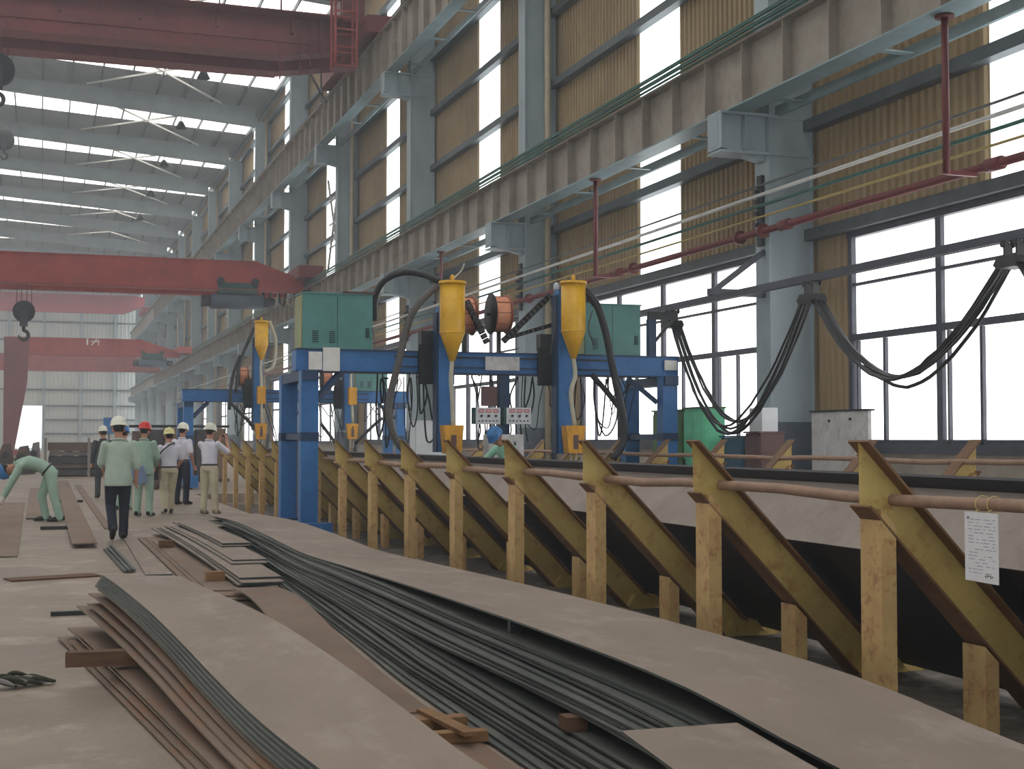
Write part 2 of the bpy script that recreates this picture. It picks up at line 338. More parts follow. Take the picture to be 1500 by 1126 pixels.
# crane runway beams (lower z 7.1, upper z 14.2), rails and cables
def runway(zb, depth, xc, sgn, lab, pipes):
    ya, yb = COLY[0], COLY[-1]
    m = MB(); m.box(xc-.008, xc+.008, ya, yb, zb+.03, zb+depth-.03); rt = m.build('crane_runway_beam', 'runway', label=lab, cat='beam', org=(xc, ya, zb))
    MB().box(xc-.22, xc+.22, ya, yb, zb, zb+.03).build('bottom_flange', 'runway_blue', rt)
    MB().box(xc-.22, xc+.22, ya, yb, zb+depth-.03, zb+depth).build('top_flange', 'runway', rt)
    MB().box(xc-.05, xc+.05, ya, yb, zb+depth, zb+depth+.11).build('crane_rail', 'dark_steel', rt)
    s0 = None; y = ya+.7
    while y < yb:
        if y > 150: break
        if s0 is None: s0 = MB().box(xc-.19, xc+.19, y-.011, y+.011, zb+.03, zb+depth-.03).build('stiffener', 'runway', rt); yy = y
        else: share(s0, 'stiffener', (0, y-yy, 0), rt)
        y += 1.361
    # bracing plates under the beam between columns
    y = ya+2
    while y < 90: MB().box(xc+.2*sgn if sgn > 0 else xc-.75, xc+.75 if sgn > 0 else xc-.2, y-.07, y+.07, zb+.005, zb+.03).build('lateral_tie', 'runway_blue', rt); y += 3.06
    xo = xc+sgn*.78
    MB().box(min(xo, xo-.02), max(xo, xo-.02)+.05, ya, yb, zb-.02, zb+.16).build('edge_channel', 'runway_blue', rt)
    return rt
runway(7.15, 1.09, 11.4, 1, 'deep grey lower crane runway beam on corbels along the window wall', True)
runway(14.19, 1.65, 11.35, 1, 'upper crane runway beam high on the window wall', False)
runway(7.15, 1.09, XL+1.6, -1, 'lower crane runway beam along the left wall', False)
runway(14.19, 1.65, XL+1.65, -1, 'upper crane runway beam along the left wall', False)
for i in range(5):
    MB().tube([(11.15+.0*i-.03*(i%2), COLY[0], 8.27+.055*i), (11.15-.03*(i%2), 110, 8.27+.055*i)], .024, 6).build('conductor_cable', 'pipe_green', label='green conductor tube on the lower runway beam, %s from the bottom' % ORD[i], cat='tube', group='green conductor tubes')
# guard rail on the upper runway
t = thing('walkway_railing', (11.88, COLY[0], 15.84), 'thin steel guard rail along the upper crane runway', 'railing')
MB().tube([(11.88, COLY[1], 16.85), (11.88, 150, 16.85)], .025, 6).build('handrail', 'girt', t); MB().tube([(11.88, COLY[1], 16.4), (11.88, 150, 16.4)], .02, 6).build('mid_rail', 'girt', t)
y = COLY[1]
while y < 150: MB().box(11.86, 11.90, y-.02, y+.02, 15.84, 16.85).build('post', 'girt', t); y += 2.04
# inner lattice braces between columns
def lattice(y, x, z0, z1, lab):
    t = thing('cross_brace', (x, y, z0), lab, 'brace', kind='structure')
    for a, b in (((y, z0), (y+2.6, z1)), ((y+2.6, z0), (y, z1))): MB().bar((x, a[0], a[1]), (x, b[0], b[1]), .08, .08).build('brace_bar', 'brace', t)
    for i in range(1, 4):
        z = z0+(z1-z0)*i/4; MB().bar((x, y+.35, z), (x, y+2.25, z), .06, .06).build('rung', 'brace', t)
for k in (6, 9, 12): lattice(COLY[k]+.6, 12.2, 9.0, 13.2, 'pale crossed steel brace between columns, %s along the wall' % ORD[(k-6)//3])
for k, y in enumerate([COLP[4], COLP[6], COLP[8], COLP[10], COLP[12]]):
    MB().tube([(12.6, y-.12, 0.0), (12.6, y-.12, 20.8)], .085, 10).build('downpipe', 'downpipe', label='cream rainwater downpipe beside a grey column, %s from the right' % ORD[k], cat='pipe', group='rainwater downpipes')
# wall of the far end
wb = MB().box(XL, XW, Y1+.1, Y1+.2, 6.0, 22.6).build('wall_back', 'sheet_end', kind='structure', label='pale far end wall with horizontal rails and a tall open door')
def end_panel(x0, x1, z0, z1, mt='sheet_end'):
    m = MB(); n = max(1, int((x1-x0)/.5)); p = (x1-x0)/n; prof = []
    for i in range(n): b = x0+i*p; prof += [(b, 0), (b+.6*p, 0), (b+.7*p, .06), (b+.9*p, .06)]
    prof.append((x1, 0))
    for x, e in prof: m.v += [(x, Y1-e, z0), (x, Y1-e, z1)]
    for i in range(len(prof)-1): m.face((2*i, 2*i+1, 2*i+3, 2*i+2))
    return m.build('wall_panel', mt, wb)
xs = [XL, -9, -4.2, .05, 5.0, 9.5, 13]
zs = [0, 2.2, 4.1, 6.0, 8.2, 11.0, 13.0, 15.0, 17.5, 20, 22.6]
for i in range(6):
    for j in range(10):
        if j < 3 and i == 2: continue
        end_panel(xs[i], xs[i+1], zs[j], zs[j+1])
for z in zs[1:-1]:
    if z < 6.5: MB().box(.05, XW, Y1-.3, Y1-.1, z-.09, z+.09).build('girt', 'girt', wb)
    else: MB().box(XL, XW, Y1-.3, Y1-.1, z-.09, z+.09).build('girt', 'girt', wb)
for x in (-9, -4.3, .2, 5, 9.5): MB().box(x-.18, x+.18, Y1-.6, Y1-.3, 0, 22.3).build('wind_post', 'rafter', wb)
# unseen wall behind the camera; wide gate left open to let sky light in
wf = MB().box(XL, XW, Y0-.2, Y0, 8, 22.5).build('wall_front', 'sheet_end', kind='structure', label='unseen gable wall behind the camera, wide gate left open for light')
MB().box(XL, -9, Y0-.2, Y0, 0, 8).build('wall_panel', 'sheet_end', wf); MB().box(7, XW, Y0-.2, Y0, 0, 8).build('wall_panel', 'sheet_end', wf)

# roof
ce = MB()
for x0, x1 in ((XR, XW+.3), (XL-.3, XR)): ce.hexa([(x0,Y0,roofz(x0)+.0),(x1,Y0,roofz(x1)),(x1,Y1,roofz(x1)),(x0,Y1,roofz(x0)),(x0,Y0,roofz(x0)+.08),(x1,Y0,roofz(x1)+.08),(x1,Y1,roofz(x1)+.08),(x0,Y1,roofz(x0)+.08)])
ce = ce.build('ceiling', 'roof_sheet', kind='structure', label='sheet metal roof with rafters, purlins and rows of roof lights')
px = [12.6-1.6*i for i in range(21)]
for x in px:
    z = roofz(x); MB().box(x-.035, x+.035, Y0, Y1, z-.24, z).build('purlin', 'purlin', ce)
pr = None
for k, y in enumerate(COLY):
    def rf():
        m = MB()
        for xa, xb in ((12.0, XR), (XL+1.0, XR)):
            za, zb_ = roofz(xa)-.25, roofz(xb)-.25
            up = lambda d: [(xa, y+.2-d, za), (xb, y+.2-d, zb_), (xb, y+.2+d, zb_), (xa, y+.2+d, za)]
            def seg(d, t0, t1a, t1b):
                P = [(xa,y+.2-d,za-t1a),(xb,y+.2-d,zb_-t1b),(xb,y+.2+d,zb_-t1b),(xa,y+.2+d,za-t1a)]; Q = [(xa,y+.2-d,za-t0),(xb,y+.2-d,zb_-t0),(xb,y+.2+d,zb_-t0),(xa,y+.2+d,za-t0)]
                m.hexa(P+Q)
            seg(.15, 0, .02, .02); seg(.008, .02, 1.13, .83)
            P = [(xa,y+.05,za-1.15),(xb,y+.05,zb_-.85),(xb,y+.35,zb_-.85),(xa,y+.35,za-1.15)]; m.hexa(P+[(a,b,c+.02) for a,b,c in P])
        return m
    put('rafter', rf, 'rafter', 'rafter', y, ce)
for k, yc in enumerate(COLY[:-1]):
    y0, y1 = yc+BAY/2-1.8, yc+BAY/2+2.2
    for i in range(20):
        xb, xa = px[i]-.04, px[i+1]+.04
        put(('sky',i), lambda: MB().hexa([(xa,y0,roofz(xa)-.03),(xb,y0,roofz(xb)-.03),(xb,y1,roofz(xb)-.03),(xa,y1,roofz(xa)-.03),(xa,y0,roofz(xa)-.01),(xb,y0,roofz(xb)-.01),(xb,y1,roofz(xb)-.01),(xa,y1,roofz(xa)-.01)]), 'roof_light_panel', 'roof_light', yc, ce)
for k in range(4, 13, 1):
    yc = COLY[k]; a = Vector((9.8, yc+1.0, roofz(9.8)-.5)); b = Vector((2.2, yc+BAY-1, roofz(2.2)-.4)); a2 = Vector((9.8, yc+BAY-1, roofz(9.8)-.5)); b2 = Vector((2.2, yc+1.0, roofz(2.2)-.4))
    MB().bar(a, b, .09, .09).build('roof_brace', 'brace', ce); MB().bar(a2, b2, .09, .09).build('roof_brace', 'brace', ce)

# ---------------------------------------------------------------- pipes along the window wall
for i, (z, r, mt, what) in enumerate(((5.91, .02, 'pipe_grey', 'thin grey pipe, topmost of the wall pipes'), (5.74, .032, 'pipe_white', 'white painted pipe second from the top on the wall'), (5.55, .028, 'pipe_green', 'dark green pipe between the white and yellow wall pipes'), (5.35, .02, 'pipe_yellow', 'thin dull yellow pipe just above the red pipe'), (5.09, .06, 'pipe_red', 'thick dark red pipe, lowest of the wall pipes'))):
    t = MB().tube([(11.9, 2, z), (11.9, 130, z)], r, 10).build('wall_pipe', mt, label=what, cat='pipe', group='pipes along the window wall')
    if mt == 'pipe_red':
        for y in (12.4, 21.05, 21.9, 26.6, 33.2, 45.6): MB().cyl((11.9, y-.03, z), (11.9, y+.03, z), .125, n=14).build('pipe_flange', 'pipe_red', t)
        for y in (14.9, 20.3, 27.4): MB().cyl((11.9, y-.14, z), (11.9, y+.14, z), .095, n=12).build('pipe_clamp', 'pipe_red', t)
for k in (2, 3, 4, 5, 6):
    y = COLP[k]+.25; t = thing('pipe_bracket', (11.95, y, 4.9), 'dark bracket carrying the wall pipes on the %s grey column' % ORD[k], 'bracket', 'pipe brackets')
    MB().box(11.93, 12.0, y-.08, y+.08, 4.85, 6.1).build('back_plate', 'dark_steel', t)
    for z in (5.82, 5.63, 5.43, 5.22): MB().box(11.84, 11.96, y-.05, y+.05, z-.035, z+.03).build('pipe_clip', 'dark_steel', t)
for k, (y, nm) in enumerate(((15.28, 'the near right window'), (27.54, 'the second bay'), (39.8, 'the third bay'))):
    t = MB().tube([(11.42, y, 7.15), (11.42, y, 5.0)], .05, 10).build('hanger_pipe', 'pipe_red', label='dark red vertical hanger pipe below the runway beam at %s' % nm, cat='pipe', group='red hanger pipes')
    MB().cyl((11.42, y, 7.11), (11.42, y, 7.15), .13, n=12).build('top_flange', 'pipe_red', t); MB().bar((11.42, y, 5.02), (11.9, y, 5.02), .06, .06).build('foot_arm', 'pipe_red', t)

# ---------------------------------------------------------------- festoon track and cables
FX = 11.0
t = thing('festoon_track', (FX, 12, 3.87), 'dark steel festoon rail carrying cable trolleys in front of the windows', 'rail')
MB().box(FX-.05, FX+.05, 2, 27.3, 3.93, 3.945).build('top_plate', 'frame', t)
for s in (-1, 1):
    MB().box(FX+s*.05-.006, FX+s*.05+.006, 2, 27.3, 3.83, 3.945).build('side_plate', 'frame', t); MB().box(FX+s*.035-.012, FX+s*.035+.012, 2, 27.3, 3.83, 3.84).build('lip', 'frame', t)
for y in (COLP[2]+.25, COLP[3]+.25):
    b = MB().bar((12.0, y-.05, 4.0), (10.9, y-.05, 4.0), .1, .12).build('bracket_arm', 'frame', t)
    MB().bar((12.0, y-.05, 4.75), (11.0, y-.05, 4.02), .09, .09).build('diagonal_stay', 'frame', b)
TR = [22.85, 18.0, 13.45, 9.0]
for k, y in enumerate(TR[:3]):
    w = thing('cable_trolley', (FX, y, 3.6), 'small dark cable trolley on the festoon rail, %s' % ('beside the blue gantry post', 'in front of the grey column', 'above the right hand window')[k], 'trolley', 'festoon trolleys')
    for dy in (-.11, .11):
        for s in (-1, 1): MB().cyl((FX+s*.06, y+dy, 3.80), (FX+s*.085, y+dy, 3.80), .045, n=10).build('wheel', 'dark_steel', w)
        MB().box(FX-.06, FX+.06, y+dy-.015, y+dy+.015, 3.62, 3.82).build('hanger_plate', 'dark_steel', w)
    m = MB(); m.prism([(y-.22, 3.55), (y-.14, 3.64), (y+.14, 3.64), (y+.22, 3.55), (y+.16, 3.5), (y-.16, 3.5)], 'x', FX-.14, FX+.14); m.build('cable_saddle', 'dark_steel', w)
rc = random.Random(5)
for k, (ya, yb, zl, off) in enumerate(((22.7, 18.15, 1.62, .55), (17.85, 13.6, 2.2, .35), (13.3, 9.1, 1.9, 0))):
    for j in range(6):
        dx = (j-2.5)*.035; pts = []
        n = 26; sag = zl+rc.uniform(-.10, .14)
        for i in range(n+1):
            u = i/n; y = ya+(yb-ya)*u; s = abs(2*u-1)**1.75
            y2 = y+(off*.25)*sin(pi*u); z = sag+(3.56-sag)*s
            pts.append((FX+dx*(1+.6*sin(pi*u)*rc.uniform(.6,1.2)), y2+rc.uniform(-.01,.01), z+rc.uniform(-.008,.008)))
        MB().tube(pts, .02+.006*(j % 2), 6).build('festoon_cable', 'rubber', label='black cable, %s strand of the %s hanging festoon loop from the gantry' % (ORD[j], ORD[k]), cat='cable', group='festoon cables')

# ---------------------------------------------------------------- V-cradle trestles
def sec(u, v, x0, z0, mir): return (mir-(x0+u) if mir else x0+u, z0+v)
def make_trestle(x_, name_label, Y, mir=0, group=''):
    X = (lambda x: mir-x) if mir else (lambda x: x)
    t = thing('cradle_trestle', (X(4.375), Y, PZ), name_label, 'trestle', group)
    def pr(poly, y0, y1, nm, mt, par=None): return MB().prism([(X(a), b) for a, b in (poly if not mir else poly[::-1])], 'y', y0, y1).build(nm, mt, par or t)
    d = Vector((.693, -.721)); n = Vector((.721, .693)); T = Vector((4.262, 1.445)); D = .255; E = 2.15
    def q(s, e): p = T+d*s+n*e; return (p.x, p.y)
    # web with a vertical cut at the head
    pr([(4.262, 1.43), (4.262, 1.09), q(.25+.017, -D+.012), q(E, -D+.012), q(E, -.012), q(.0, -.012)], Y-.006, Y+.006, 'jib_web', 'yellow')
    pr([q(0, -.014), q(0, 0), q(E, 0), q(E, -.014)], Y-.1, Y+.1, 'upper_flange', 'jib_flange_shaded')
    pr([q(.262, -D), q(.262, -D+.014), q(E, -D+.014), q(E, -D)], Y-.1, Y+.1, 'lower_flange', 'jib_flange_shaded')
    pr([(4.33, PZ), (4.425, PZ), (4.425, .975), (4.33, 1.07)], Y-.1, Y+.1, 'post', 'yellow_rusty')
    pr([(4.30, PZ), (4.455, PZ), (4.455, PZ+.012), (4.30, PZ+.012)], Y-.14, Y+.14, 'foot_plate', 'jib_flange_shaded')
    pr([(5.0, PZ), (5.09, PZ), (5.09, .20), (5.0, .29)], Y-.1, Y+.1, 'short_post', 'yellow_rusty')
    pr([(5.50, PZ), (5.95, PZ), (5.82, -.10), (5.60, -.10)], Y-.1, Y+.1, 'heel_plate', 'yellow')
    pr([(6.02, PZ), (6.30, PZ+.26), (6.24, PZ+.32), (5.93, PZ+.02)], Y-.08, Y+.08, 'counter_jib', 'yellow')
    return t
tl = make_trestle(0, 'yellow cradle trestle, nearest of the left row, beside the hanging paper', 6.5, 0, 'yellow trestles of the near row')
for k in range(1, 15):
    copy_tree(tl, (4.375, 6.5+2.03*k, PZ), 'yellow cradle trestle, %s from the near end of the row beside the plate stack' % ORD[k])
copy_tree(tl, (4.375, 6.5-2.03, PZ), 'yellow cradle trestle at the near right edge beside the plates, mostly out of view')
tr_ = make_trestle(0, 'yellow cradle trestle in the far row under the windows, nearest to the right edge', 11.02, 14.36, 'yellow trestles of the window row')
for k in range(1, 11):
    copy_tree(tr_, (14.36-4.375, 11.02+2.03*k, PZ), 'yellow cradle trestle in the far row under the windows, %s from the right' % ORD[k])
def handrail(x, z, y0, y1, lab):
    pts = []; y = y0; i = 0
    while y <= y1: pts.append((x, y, z+.012*sin(y*1.7)+.006*sin(y*5))); y += .7
    return MB().tube(pts, .034, 10).build('tie_rail', 'rail_pipe', label=lab, cat='rail')
handrail(4.47, 1.125, 3.5, 35.5, 'rusty pale brown pipe rail tying the near row of trestles together')
handrail(14.36-4.47, 1.19, 9.5, 33, 'rusty pipe rail tying the trestles under the windows together')
# big steel girder lying in the cradles
g0, g1 = 1.8, 35.0
K = Vector((5.06, .735)); du = Vector((.721, .693)); dl = Vector((.693, -.721)); TP = K+du*.57
def slab(pts, y0, y1, nm, mt, parent=None, **k): return MB().prism(pts, 'y', y0, y1).build(nm, mt, parent, **k)
w = lambda p: (p.x, p.y)
gr = slab([w(K), w(K+dl*.02), w(TP+dl*.02), w(TP)], g0, g1, 'steel_girder', 'girder_grey', None, label='huge tilted grey steel girder lying in the yellow cradles', cat='girder', org=(5.3, 10, .1))
slab([w(TP-dl*.105), w(TP+dl*.25), w(TP+dl*.25+du*.022), w(TP-dl*.105+du*.022)], g0, g1, 'upper_flange', 'girder_shaded', gr)
slab([w(K+dl*.002), w(K+du*.022+dl*.002), w(K+dl*1.26+du*.022), w(K+dl*1.26)], g0, g1, 'lower_flange', 'girder_shaded', gr)
# sheet of paper hung on the rail
t = thing('paper_sheet', (4.42, 5.68, .74), 'white printed sheet tied to the rail with golden wire', 'paper')
yA, yB = 5.805, 5.55
m = MB(); m.prism([(yA, .742), (yA, 1.085), (yB, 1.085), (yB, .738)], 'x', 4.420, 4.422); m.build('sheet', 'paper', t)
rp = random.Random(9); m = MB(); m.box(4.4185, 4.4195, yA-.03, yA-.018, 1.05, 1.058); 
for r in range(17):
    z = 1.05-.0165*r; y = yA-(.045 if r == 0 else .03)
    while y > yB+.03:
        l = rp.uniform(.012, .05)
        if rp.random() < .72: m.box(4.4187, 4.4195, max(y-l, yB+.02), y, z-.0022, z+.0012)
        y -= l+rp.uniform(.006, .03)
m.build('print', 'ink', t)
m = MB(); m.box(4.4186, 4.4195, yA-.034, yA-.022, 1.05, 1.062)
for i in range(5): m.bar((4.419, yB+.10-.013*i, .775+.004*(i % 2)), (4.419, yB+.092-.013*i, .764+.006*(i % 3)), .002, .004)
m.build('signature', 'ink_dark', t)
for y in (5.72, 5.63):
    MB().tube([(4.47+.042*cos(a), y+.01*sin(a*.5), 1.125+.042*sin(a)) for a in [2*pi*i/16 for i in range(17)]]+[(4.423, y, 1.09), (4.423, y, 1.07)], .0025, 5).build('wire_tie', 'wire_gold', t)

# ---------------------------------------------------------------- steel plates
def strip(L, R, th, mats, label, group, name='steel_plate', n=None):
    m = MB(); k = len(L)
    for a, b in zip(L, R): m.v += [(a[0],a[1],a[2]), (b[0],b[1],b[2]), (b[0],b[1],b[2]-th), (a[0],a[1],a[2]-th)]
    for i in range(k-1):
        p = 4*i; q = p+4
        m.cur = 0; m.face((p, q, q+1, p+1)); m.face((p+3, p+2, q+2, q+3)); m.cur = 1; m.face((p, p+3, q+3, q)); m.face((p+1, q+1, q+2, p+2))
    m.cur = 1; m.face((0, 1, 2, 3)); e = 4*(k-1); m.face((e, e+3, e+2, e+1))
    if m.v[0][1] > m.v[-1][1]: m.f = [f[::-1] for f in m.f]
    return m.build(name, mats, label=label, cat='steel plate', group=group)
def interp(T, x):                            # smooth curve through (x, value) pairs
    if x <= T[0][0]: return T[0][1]
    if x >= T[-1][0]: return T[-1][1]
    i = max(k for k in range(len(T)-1) if T[k][0] <= x); (xa, a), (xb, b) = T[i], T[i+1]
    def sl(k):
        if k <= 0 or k >= len(T)-1: return 0.0
        return (T[k+1][1]-T[k-1][1])/(T[k+1][0]-T[k-1][0])
    h = xb-xa; u = (x-xa)/h; m0, m1 = sl(i)*h, sl(i+1)*h
    return (2*u**3-3*u*u+1)*a+(u**3-2*u*u+u)*m0+(3*u*u-2*u**3)*b+(u**3-u*u)*m1
# tall stack by the trestles (layers splay to the left)
ZT = [(2.0, .33), (3.9, .36), (5.1, .44), (6.7, .45), (8.2, .43), (9.4, .405), (11.9, .345), (13.7, .31), (15.7, .33), (18.9, .33), (21.6, .27), (24, .25)]
NP = 19; TH = .0125; rs = random.Random(11)
off = [(i/(NP-1))**1.0*.44 for i in range(NP)]
for i in range(NP): off[i] += rs.uniform(-.02, .02)
off[-1] = .46; off[-2] = .42; off[0] = 0
gapw = []
for i in range(NP):
    c, wd, a = rs.uniform(4, 18), rs.uniform(2.5, 6), rs.uniform(.1, .8)
    if i == NP-1: c, wd, a = 6.2, 3.6, 4.6
    if i == 9: c, wd, a = 5.6, 2.2, 3.4
    if i == 5: c, wd, a = 10, 4, 1.0
    gapw.append((c, wd, a))
def stack_z(i, y):
    g = [.05+a*math.exp(-((y-c)/wd)**2) for c, wd, a in gapw]
    free = max(0, interp(ZT, y)-NP*TH-.004); return .004+(i+1)*TH+free*sum(g[:i+1])/sum(g)
def rank(i, n, what): return ('topmost plate of %s' % what) if i == n-1 else ('lowest plate of %s' % what) if i == 0 else '%s plate from the top of %s' % (ORD[n-1-i], what)
yfar = []
for i in range(NP):
    y0, y1 = 1.2+rs.uniform(-.3, .3), 20.6+rs.uniform(-1.4, 1.2)
    if i == NP-1: y1 = 22.0
    L, R = [], []; wdt = rs.uniform(.78, .84) if i < NP-1 else .80; n = 56
    for j in range(n+1):
        y = y0+(y1-y0)*j/n; x = 2.04+off[i]+max(0, (y-8))*.036*(1-i/(NP-1))+.012*sin(y*.8+i)
        z = stack_z(i, y); z0 = z
        if i < NP-1 and y > y1-1.5: z0 = z
        L.append((x, y, z0)); R.append((x+wdt, y, z0))
    lab = rank(i, NP, 'the long dark-edged stack beside the yellow trestles')
    strip(L, R, TH-.0015, ['plate_top' if i == NP-1 else 'plate_oily', 'plate_edge'], lab, 'plates of the long stack')
# loose plate end lying on it in the foreground
pa, pb = on(910, 1070, Z=.405), on(1080, 1058, Z=.405); L = [(pa.x-.05*j, pa.y-.4*j, .405) for j in range(7)]; R = [(pb.x-.055*j, pb.y-.4*j, .405) for j in range(7)]
strip(L, R, .012, ['plate_top', 'plate_edge'], 'short pale plate end lying on the long stack at the bottom edge of the picture', 'loose plates')
# wooden spacers in the stack, and a prop added under the loose plate
def block(x, y, z, sx, sy, sz, rz, lab, mt='wood_dark', cat='wood block'):
    m = MB(); c, s = cos(rz), sin(rz); P = []
    for dz in (0, sz):
        for a, b in ((-1,-1),(1,-1),(1,1),(-1,1)): P.append((x+a*sx/2*c-b*sy/2*s, y+a*sx/2*s+b*sy/2*c, z+dz))
    m.hexa(P); return m.build('timber_block' if cat == 'wood block' else 'timber_offcut', mt, label=lab, cat=cat, group='timber pieces')
block(1.86, 3.3, 0, .12, .12, .39, 0, 'timber prop added below the frame to hold up the loose plate end'); zz = stack_z(8, 5.7); block(2.27, 5.75, zz+.001, .1, .1, max(.01, stack_z(9, 5.75)-zz-TH-.002), 0, 'small brown timber spacer jammed in the middle of the long stack')
zz = stack_z(NP-2, 7.4); block(2.56, 7.4, zz+.001, .06, .05, max(.01, stack_z(NP-1, 7.4)-zz-TH-.002), 0, 'small spacer under the topmost plate of the long stack', 'dark_steel')
# stack in the left foreground
A0, B0 = Vector((.41, 9.98)), Vector((.988, 4.93)); dd = (B0-A0).normalized(); nn = Vector((-dd.y, dd.x))
if nn.x < 0: nn = -nn
ZL = [(0, .505), (1.6, .455), (2.6, .385), (3.4, .315), (4.2, .262), (5.2, .242), (8.5, .22)]
ZR = [(0, .475), (1.0, .475), (2.5, .46), (3.65, .395), (4.55, .32), (5.3, .26), (8.5, .22)]
NB = 13
for i in range(NB):
    fr = (i+1)/NB; upper = i >= 8
    L, R = [], []
    s0 = 0 if upper else (-.5, -.1, -.45, .1, -.3, -.05, -.2, .05)[i]; s1 = 8.2+rs.uniform(-.2, .2); wdt = .53 if i == NB-1 else rs.uniform(.52, .56)
    sh = (.0-.011*(NB-1-i)) if upper else (-.225, -.20, -.165, -.17, -.125, -.09, -.06, -.035)[i]
    for j in range(49):
        s = s0+(s1-s0)*j/48; b = A0+dd*s+nn*sh; c = b+nn*wdt
        zt, zr = interp(ZL, s), interp(ZR, s)
        if upper: zl = zt-(NB-1-i)*.0165; zq = zr-(NB-1-i)*.0165
        else:
            base = (i+1)*.011+.004; room = lambda q: max(0, q-5*.0165-.012-8*.011)
            e = (.03, .08, .17, .24, .64, .73, .87, 1.0)[i]; bump = e
            zl = base+room(zt)*bump; zq = base+room(zr)*bump
        L.append((b.x, b.y, zl)); R.append((c.x, c.y, zq))
    strip(L, R, .0155 if upper else .0105, ['plate_top' if i == NB-1 else 'plate_oily', 'plate_edge'] if upper else ['plate_rust', 'rust_edge_lit'], rank(i, NB, 'the curved stack in the left foreground'), 'plates of the left foreground stack')
block(.36, 8.35, .135, .42, .10, .085, -.12, 'thick brown timber bearer sticking out left of the foreground stack', 'wood_dark')
# small stack in the middle distance
mids = [(1.76, 13.0, 1.60, 21.6, .075, .42), (1.79, 12.95, 1.66, 21.2, .10, .40), (1.80, 13.2, 1.68, 21.0, .125, .40), (1.88, 14.4, 1.74, 20.8, .155, .38), (1.92, 14.6, 1.78, 20.4, .175, .36), (1.99, 16.1, 1.86, 20.9, .21, .34), (2.01, 16.2, 1.88, 20.3, .235, .33)]
for i, (xa, ya, xb, yb, z, wd) in enumerate(mids):
    L = [(xa+(xb-xa)*j/16, ya+(yb-ya)*j/16, z+.05*sin(pi*j/16*.8+.2)*(1-i*.1)) for j in range(17)]
    strip(L, [(a+wd, b, c) for a, b, c in L], .014, ['plate_top', 'plate_edge'], rank(i, len(mids), 'the short middle stack between the long stacks'), 'plates of the middle stack')
mids2 = [(1.38, 12.4, 1.34, 20.6, .025, .5), (1.44, 12.55, 1.42, 20.2, .04, .42), (1.48, 12.9, 1.46, 19.6, .054, .36)]
for i, (xa, ya, xb, yb, z, wd) in enumerate(mids2):
    L = [(xa+(xb-xa)*j/12, ya+(yb-ya)*j/12, z) for j in range(13)]
    strip(L, [(a+wd, b, c) for a, b, c in L], .012, ['plate_rust', 'rust_edge_lit'], rank(i, len(mids2), 'the low brown stack left of the middle stack'), 'low brown plates')
block(1.64, 13.8, .058, .18, .14, .085, .05, 'brown timber block under the near end of the middle stack', 'wood')
block(1.54, 18.2, .058, .18, .14, .085, .05, 'brown timber block under the far part of the middle stack', 'wood_dark')
# brown plate between the stacks
L = [(1.68+.02*sin(j*.3)-.006*j, 12.75-.36*j, .022+.10*math.exp(-((j-3)/4.5)**2)) for j in range(17)]
strip(L, [(a+.40, b, c) for a, b, c in L], .012, ['plate_rust', 'rust_edge_lit'], 'narrow brown plate arching between the two foreground stacks', 'loose plates')
L = [(1.53+.03*j, 7.0-.4*j, .012) for j in range(11)]
strip(L, [(1.99, b, c) for a, b, c in L], .01, ['plate_rust', 'rust_edge_lit'], 'flat rusty plate on the floor between the foreground stacks', 'loose plates')
for i, (x, y, z, sx, sy, sz, rz) in enumerate(((1.88, 6.45, .066, .07, .62, .02, .10), (1.86, 6.62, .015, .34, .09, .05, .06), (1.88, 6.28, .015, .30, .08, .05, -.05), (1.70, 6.62, .015, .06, .42, .03, .25))):
    block(x, y, z, sx, sy, sz, rz, 'pale timber offcut between the foreground stacks, %s' % ('lying on top of the others', 'far cross piece', 'near cross piece', 'leaning at the left')[i], 'wood', 'timber')
# plates and bits on the open floor
def flat(x0, x1, xa, xb, y0, y1, z, lab, mt=('plate_rust', 'rust_edge_lit'), th=.015):
    L = [(x0+(xa-x0)*j/8, y0+(y1-y0)*j/8, z) for j in range(9)]; R = [(x1+(xb-x1)*j/8, y0+(y1-y0)*j/8, z) for j in range(9)]
    strip(L, R, th, list(mt), lab, 'plates on the open floor')
mats_fl = ('plate_rust', 'rust_edge_lit')
flat(-.72, -.26, -.80, -.34, 17.9, 33, .02, 'long brown plate on the floor at the left edge of the picture')
flat(-.25, .06, -.3, .0, 26.2, 42, .03, 'long brown plate beside the bending worker')
flat(.40, .72, .46, .84, 19.1, 48, .07, 'long narrow brown plate on packers in front of the walking man')
block(.3, 23.2, 0, .6, .12, .054, .02, 'dark packer under the long narrow plate', 'dark_steel'); block(.62, 33, 0, .6, .14, .054, .02, 'second dark packer further along the narrow plate', 'dark_steel')
flat(.98, 1.10, 1.0, 1.2, 23, 45, .02, 'thin plate strip right of the narrow plate')
flat(1.06, 1.34, 1.16, 1.30, 15.0, 21.6, .016, 'flat beige plate on the floor beyond the foreground stack', ('plate_top', 'plate_edge'))
for i in range(3): flat(.86+.045*i, .895+.045*i, .78+.05*i, .815+.05*i, 15.4, 18.6+.2*i, .03+.006*i, 'narrow dark flat bar in a bundle on the floor, %s from the left' % ORD[i], ('plate_edge', 'plate_edge'), .025)
flat(2.3, 2.9, 2.35, 2.95, 20.6, 24.6, .016, 'flat beige plate on the floor before the far end of the long stack', ('plate_top', 'plate_edge'))
block(.13, 15.1, 0, .92, .30, .018, .30, 'dark worn timber strip lying across the floor', 'wood_dark'); block(.24, 11.9, 0, .30, .07, .035, .05, 'small dark steel piece at the far end of the foreground stack', 'dark_steel')
